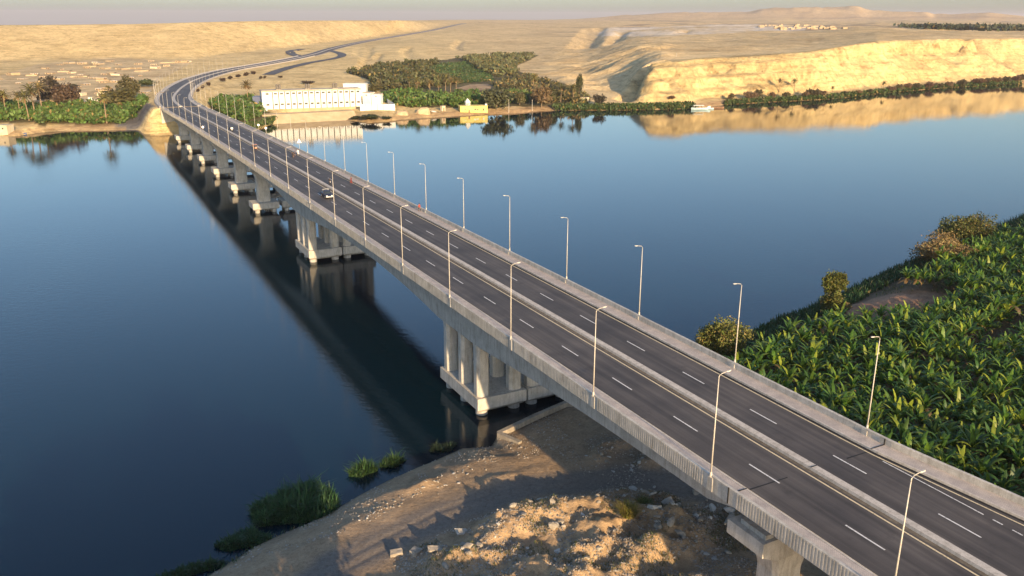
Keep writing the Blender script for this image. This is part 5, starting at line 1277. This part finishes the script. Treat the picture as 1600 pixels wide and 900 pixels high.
# ------------------------------------------------------------------ traffic and people on the bridge
def wheels(o, spots, r, w):
    for x, y in spots:
        mb = MB(); mb.loft([[(x+r*math.cos(a), y+yy, r+r*math.sin(a)) for a in [j*math.pi/8 for j in range(16)]] for yy in (-w/2, w/2)]); t_ = mb.build('wheel', M['tyre'], o)
        mb = MB(); mb.loft([[(x+r*.55*math.cos(a), y+yy, r+r*.55*math.sin(a)) for a in [j*math.pi/6 for j in range(12)]] for yy in (-w/2-.015, w/2+.015)]); mb.build('rim', M['rim'], t_)
def car(name, lab, cat, S, off, flip, paint, pickup):
    p, z, t, n = frame(S); o = thing(name, lab, cat, P(S, off, 0.012), math.atan2(t[1], t[0]) + (math.pi if flip else 0))
    W = .9
    def sec(x, zlo, zhi, wl, wh): return [(x,-wl,zlo),(x,wl,zlo),(x,wl,(zlo+zhi)*.55),(x,wh,zhi),(x,-wh,zhi),(x,-wl,(zlo+zhi)*.55)]
    mb = MB(); mb.loft([sec(-2.35,.42,.82,.78,.72), sec(-2.25,.32,.98,.88,.82), sec(-1.2,.28,1.02,.9,.85), sec(.9,.28,1.0,.9,.85), sec(1.9,.3,.92,.88,.8), sec(2.25,.36,.8,.8,.7)]); mb.build('body', M[paint], o)
    xs = (-.35, 1.15) if pickup else (-1.7, 1.0)
    mb = MB(); mb.loft([[(xs[0]-.15,-.82,.98),(xs[0]-.15,.82,.98),(xs[0]+.1,.7,1.62),(xs[0]+.1,-.7,1.62)], [(xs[0]+.6,-.84,.98),(xs[0]+.6,.84,.98),(xs[0]+.6,.72,1.72),(xs[0]+.6,-.72,1.72)], [(xs[1]-.5,-.84,.98),(xs[1]-.5,.84,.98),(xs[1]-.75,.72,1.70),(xs[1]-.75,-.72,1.70)], [(xs[1]+.2,-.8,.96),(xs[1]+.2,.8,.96),(xs[1]-.55,.68,1.6),(xs[1]-.55,-.68,1.6)]]); c = mb.build('cabin', M[paint], o)
    mb = MB(); mb.hexa([(xs[1]+.12,-.74,1.04),(xs[1]+.16,-.74,1.04),(xs[1]+.16,.74,1.04),(xs[1]+.12,.74,1.04),(xs[1]-.50,-.63,1.57),(xs[1]-.46,-.63,1.57),(xs[1]-.46,.63,1.57),(xs[1]-.50,.63,1.57)]); mb.build('windscreen', M['glass'], o)
    for sy in (-1, 1):
        mb = MB(); mb.hexa([(xs[0]+.1,sy*.845,1.06),(xs[1]-.1,sy*.845,1.06),(xs[1]-.1,sy*.80,1.06),(xs[0]+.1,sy*.80,1.06),(xs[0]+.25,sy*.755,1.55),(xs[1]-.62,sy*.755,1.55),(xs[1]-.62,sy*.70,1.55),(xs[0]+.25,sy*.70,1.55)]); mb.build('side_window', M['glass'], o)
        mb = MB(); mb.box(2.16, 2.28, min(sy*.45,sy*.76), max(sy*.45,sy*.76), .62, .80); mb.build('headlight', M['headlight'], o)
        mb = MB(); mb.box(xs[1]-.2, xs[1], min(sy*.9,sy*1.05), max(sy*.9,sy*1.05), 1.02, 1.16); mb.build('mirror', M[paint], o)
    mb = MB(); mb.box(2.22, 2.36, -.82, .82, .36, .58); mb.build('bumper', M['silver_paint'], o)
    if pickup:
        mb = MB(); mb.box(-2.2, -.6, -.72, .72, 1.0, 1.03); mb.build('load_bed', M['black_paint'], o)
        mb = MB()
        for sy in (-.7, .7): mb.tube([(-.65, sy, 1.0), (-.62, sy, 1.85), (-1.6, sy, 1.55)], .045, 6)
        mb.tube([(-.62,-.7,1.85), (-.62,.7,1.85)], .045, 6); mb.build('roll_bar', M['silver_paint'], o)
    wheels(o, [(x, y) for x in (-1.35, 1.4) for y in (-.82, .82)], .34, .22); return o
def lane_S(u, v):
    x, y = on_level(u, v, 17.0); s, d = to_sd(x, y); return s, d - DC
s1, o1 = lane_S(511, 310.5); car('pickup_truck', 'dark blue pickup truck driving towards the viewer on the left carriageway', 'pickup truck', s1, o1, True, 'navy_paint', True)
def rickshaw(lab, S, off, flip, paint):
    p, z, t, n = frame(S); o = thing('auto_rickshaw', lab, 'auto rickshaw', P(S, off, .012), math.atan2(t[1], t[0]) + (math.pi if flip else 0))
    mb = MB(); mb.loft([[(-1.25,-.62,.35),(-1.25,.62,.35),(-1.25,.62,.95),(-1.25,-.62,.95)], [(.3,-.62,.3),(.3,.62,.3),(.3,.6,.8),(.3,-.6,.8)], [(1.2,-.25,.4),(1.2,.25,.4),(1.1,.3,1.0),(1.1,-.3,1.0)]]); mb.build('body', M[paint], o)
    mb = MB(); mb.loft([[(-1.3,-.62,1.0),(-1.3,.62,1.0),(-1.3,.55,1.68),(-1.3,-.55,1.68)], [(-1.0,-.64,1.62),(-1.0,.64,1.62),(-1.0,.55,1.78),(-1.0,-.55,1.78)], [(.75,-.58,1.6),(.75,.58,1.6),(.75,.5,1.74),(.75,-.5,1.74)]]); mb.build('canopy', M['black_paint'] if paint != 'orange_paint' else M['orange_paint'], o)
    mb = MB(); mb.hexa([(1.08,-.4,1.0),(1.11,-.4,1.0),(1.11,.4,1.0),(1.08,.4,1.0),(.74,-.48,1.62),(.77,-.48,1.62),(.77,.48,1.62),(.74,.48,1.62)]); mb.build('windscreen', M['white_cloth'] if paint != 'orange_paint' else M['glass'], o)
    mb = MB(); mb.box(-.95, -.3, -.55, .55, .78, .95); mb.build('seat', M['black_paint'], o)
    wheels(o, [(-.85,-.62),(-.85,.62),(1.1,0)], .25, .14); return o
s2, o2 = lane_S(361.5, 200); rickshaw('black auto rickshaw near the right kerb far along the bridge', s2, o2, True, 'black_paint')
s3, o3 = lane_S(399, 231); rickshaw('orange auto rickshaw beside the median far along the bridge', s3, o3, True, 'orange_paint')
def body_mesh(pose):
    """one continuous figure: skin modifier over a joint graph"""
    J = {'pelvis':(0,0,.95,.15,.12),'waist':(0,0,1.12,.135,.10),'chest':(0.02,0,1.34,.17,.115),'neck':(0.02,0,1.50,.06,.06),'head':(0.05,0,1.66,.095,.10),'crown':(0.04,0,1.75,.06,.07)}
    for sy, L in ((1,'l'),(-1,'r')):
        J['sh'+L]=(0,.19*sy,1.43,.07,.07); J['hip'+L]=(0,.10*sy,.90,.10,.10)
        if pose == 'walk':
            f = .22*sy
            J['el'+L]=(-f*.5,.26*sy,1.17,.05,.05); J['wr'+L]=(-f*.5+.10,.26*sy,.95,.035,.035); J['ha'+L]=(-f*.5+.14,.25*sy,.86,.03,.045)
            J['kn'+L]=(f+.06,.10*sy,.50,.065,.065); J['an'+L]=(f*1.5-.04,.10*sy,.09,.045,.045); J['to'+L]=(f*1.5+.13,.11*sy,.04,.035,.035)
        else:
            J['el'+L]=(.22,.27*sy,1.24,.05,.05); J['wr'+L]=(.46,.26*sy,1.14,.035,.035); J['ha'+L]=(.54,.26*sy,1.12,.035,.045)
            J['kn'+L]=(.40,.17*sy,.80,.07,.07); J['an'+L]=(.22,.17*sy,.40,.045,.045); J['to'+L]=(.38,.18*sy,.36,.035,.035)
    E_ = [('pelvis','waist'),('waist','chest'),('chest','neck'),('neck','head'),('head','crown')]
    for L in 'lr': E_ += [('chest','sh'+L),('sh'+L,'el'+L),('el'+L,'wr'+L),('wr'+L,'ha'+L),('pelvis','hip'+L),('hip'+L,'kn'+L),('kn'+L,'an'+L),('an'+L,'to'+L)]
    k = list(J); me = bpy.data.meshes.new('person'); me.from_pydata([J[n][:3] for n in k], [(k.index(a), k.index(b_)) for a, b_ in E_], []); return me, [J[n][3:] for n in k]
def person(lab, u, v, zoff, cloth, pose='walk', face=0.0, robe=None, S=None, off=None):
    if S is None: S, off = lane_S(u, v)
    me, rad = body_mesh(pose); me.materials.append(M['skin'])
    o = link('person', me); tag(o, lab, 'person'); o.location = P(S, off, zoff); p, z, t, n = frame(S); o.rotation_euler = (0, 0, math.atan2(t[1], t[0]) + face)
    md = o.modifiers.new('skin', 'SKIN'); me.skin_vertices[0].data[0].use_root = True
    for sv, (a, b_) in zip(me.skin_vertices[0].data, rad): sv.radius = (a, b_)
    o.modifiers.new('smooth', 'SUBSURF').levels = 1; o.modifiers['smooth'].render_levels = 1
    mb = MB(); mb.loft([[(.04+r*math.cos(a)*1.05, r*math.sin(a), z) for a in [j*math.pi/5 for j in range(10)]] for z, r in ((1.66,.108),(1.74,.112),(1.80,.085),(1.83,.02))]); mb.build('hair', M['hair'], o)
    mb = MB()
    if pose == 'walk':
        z0 = .18 if robe else .92
        mb.loft([[((.19 if robe else 0)*0 + rx*math.cos(a), ry*math.sin(a), z) for a in [j*math.pi/6 for j in range(12)]] for z, rx, ry in ((z0,.30 if robe else .17,.27 if robe else .21),(1.0,.17,.21),(1.2,.155,.20),(1.40,.165,.235),(1.50,.08,.10))]); mb.build('robe' if robe else 'shirt', M[cloth], o)
        if not robe:
            for sy in (1, -1): f = .22*sy; mb = MB(); mb.tube([(0,.10*sy,.98), (f+.06,.10*sy,.50), (f*1.5-.04,.10*sy,.12)], [.125,.09,.075], 8); mb.build('trouser_leg', M['navy_cloth'], o)
        for sy in (1, -1): f = .22*sy; mb = MB(); mb.tube([(0,.18*sy,1.45), (-f*.5,.26*sy,1.17), (-f*.5+.09,.26*sy,.97)], [.095,.075,.06], 8); mb.build('sleeve', M[cloth], o)
    else:
        mb.loft([[(rx*math.cos(a)+.01, ry*math.sin(a), z) for a in [j*math.pi/6 for j in range(12)]] for z, rx, ry in ((.86,.19,.21),(1.1,.165,.20),(1.38,.165,.24),(1.50,.08,.10))]); mb.build('shirt', M[cloth], o)
        for sy in (1, -1):
            mb = MB(); mb.tube([(0,.12*sy,.93), (.40,.17*sy,.80), (.23,.17*sy,.44)], [.125,.10,.075], 8); mb.build('trouser_leg', M['navy_cloth'], o)
            mb = MB(); mb.tube([(0,.18*sy,1.43), (.22,.27*sy,1.24), (.44,.26*sy,1.145)], [.09,.07,.055], 8); mb.build('sleeve', M[cloth], o)
    return o
def motorbike(lab, S, off, flip):
    p, z, t, n = frame(S); rz = math.atan2(t[1], t[0]) + (math.pi if flip else 0); o = thing('motorcycle', lab, 'motorcycle', P(S, off, .012), rz)
    wheels(o, [(-.62,0),(.66,0)], .29, .11)
    mb = MB(); mb.tube([(-.62,0,.3),(-.2,0,.62),(.3,0,.72),(.52,0,.92),(.66,0,.3)], [.04,.07,.08,.045,.035], 8); mb.box(-.18,.22,-.13,.13,.28,.55); mb.build('frame', M['black_paint'], o)
    mb = MB(); mb.loft([[(.02,-.11,.68),(.02,.11,.68),(.02,.09,.84),(.02,-.09,.84)], [(.42,-.12,.74),(.42,.12,.74),(.4,.08,.95),(.4,-.08,.95)]]); mb.build('fuel_tank', M['maroon_cloth'], o)
    mb = MB(); mb.box(-.7,.02,-.12,.12,.70,.80); mb.build('saddle', M['black_paint'], o)
    mb = MB(); mb.tube([(.46,-.34,1.06),(.54,-.2,1.04),(.54,.2,1.04),(.46,.34,1.06)], .02, 6); mb.build('handlebar', M['rim'], o)
    mb = MB(); mb.cyl(.66,0,.78,.92,.09,n=10); mb.build('headlight', M['headlight'], o); return o
sM, oM = lane_S(510, 291); oM = max(oM, 1.3)
motorbike('dark motorcycle riding beside the median on the right carriageway', sM, oM, True)
person('person in black riding the motorcycle beside the median', 0, 0, -.02, 'black_cloth', 'ride', math.pi, S=sM, off=oM)
person('person in red walking on the right sidewalk between two lamps', 655.5, 335.5, .205, 'red_cloth', 'walk', math.pi)
person('person in a maroon robe standing at the right kerb behind the pickup', 549, 288.5, .02, 'maroon_cloth', 'walk', .6, True)
person('person in a black robe walking along the right kerb far along the bridge', 457.5, 245, .02, 'black_cloth', 'walk', math.pi, True)
person('second person in dark clothes just behind the black robed one at the kerb', 460.5, 244.5, .02, 'navy_cloth', 'walk', math.pi)
person('person in white standing by the right parapet near the triangular sign', 466, 241, .205, 'white_cloth', 'walk', 2.2, True)
# ---- road signs on the right parapet
def sign(lab, S, kind, off=10.0):
    p, z, t, n = frame(S); o = thing('road_sign', lab, 'road sign', P(S, off, .88), math.atan2(t[1], t[0]))
    hgt = 3.0 if kind == 'tri' else 2.2
    mb = MB(); mb.cyl(.06, 0, -.1, hgt, .045, n=8); mb.build('post', M['lamp_metal'], o)
    mb = MB()
    if kind == 'tri': out = [(-.75, hgt-1.0), (.75, hgt-1.0), (0, hgt+.45)]
    else: out = [(.45*math.cos(a), hgt-.2+.45*math.sin(a)) for a in [j*math.pi/10 for j in range(20)]]
    mb.loft([[(x, y, z) for y, z in out] for x in (-.03, .0)]); mb.build('plate', M['sign_back'], o)
def parapet_S(u, v):
    x, y = on_level(u, v, 16.5); s, d = to_sd(x, y); return s
sign('pale triangular road sign on a tall post at the right parapet', parapet_S(462.5, 238), 'tri')
sign('round pale road sign at the right parapet, the farther of two', parapet_S(383, 205), 'round')
sign('round pale road sign at the right parapet, the nearer of two', parapet_S(398.5, 211), 'round')

x, y = on_level(310, 208, 16.4)
sign('round white road sign on the left parapet far along the bridge', to_sd(x, y)[0], 'round', -10.2)
# ------------------------------------------------------------------ haze
HAZE = 0.00005
if HAZE > 0:
    mv = bpy.data.materials.new('haze'); mv.use_nodes = True; t = mv.node_tree; t.nodes.clear()
    pv_ = t.nodes.new('ShaderNodeVolumePrincipled'); pv_.inputs['Color'].default_value = (.97, .89, .94, 1); pv_.inputs['Density'].default_value = HAZE; pv_.inputs['Anisotropy'].default_value = 0.2
    out = t.nodes.new('ShaderNodeOutputMaterial'); t.links.new(pv_.outputs[0], out.inputs['Volume'])
    mb = MB(); mb.box(-25000, 25000, -3000, 25000, -200, 175)
    hz = mb.build('haze', mv); tag(hz, 'thin dusty evening haze', None, None, 'stuff')
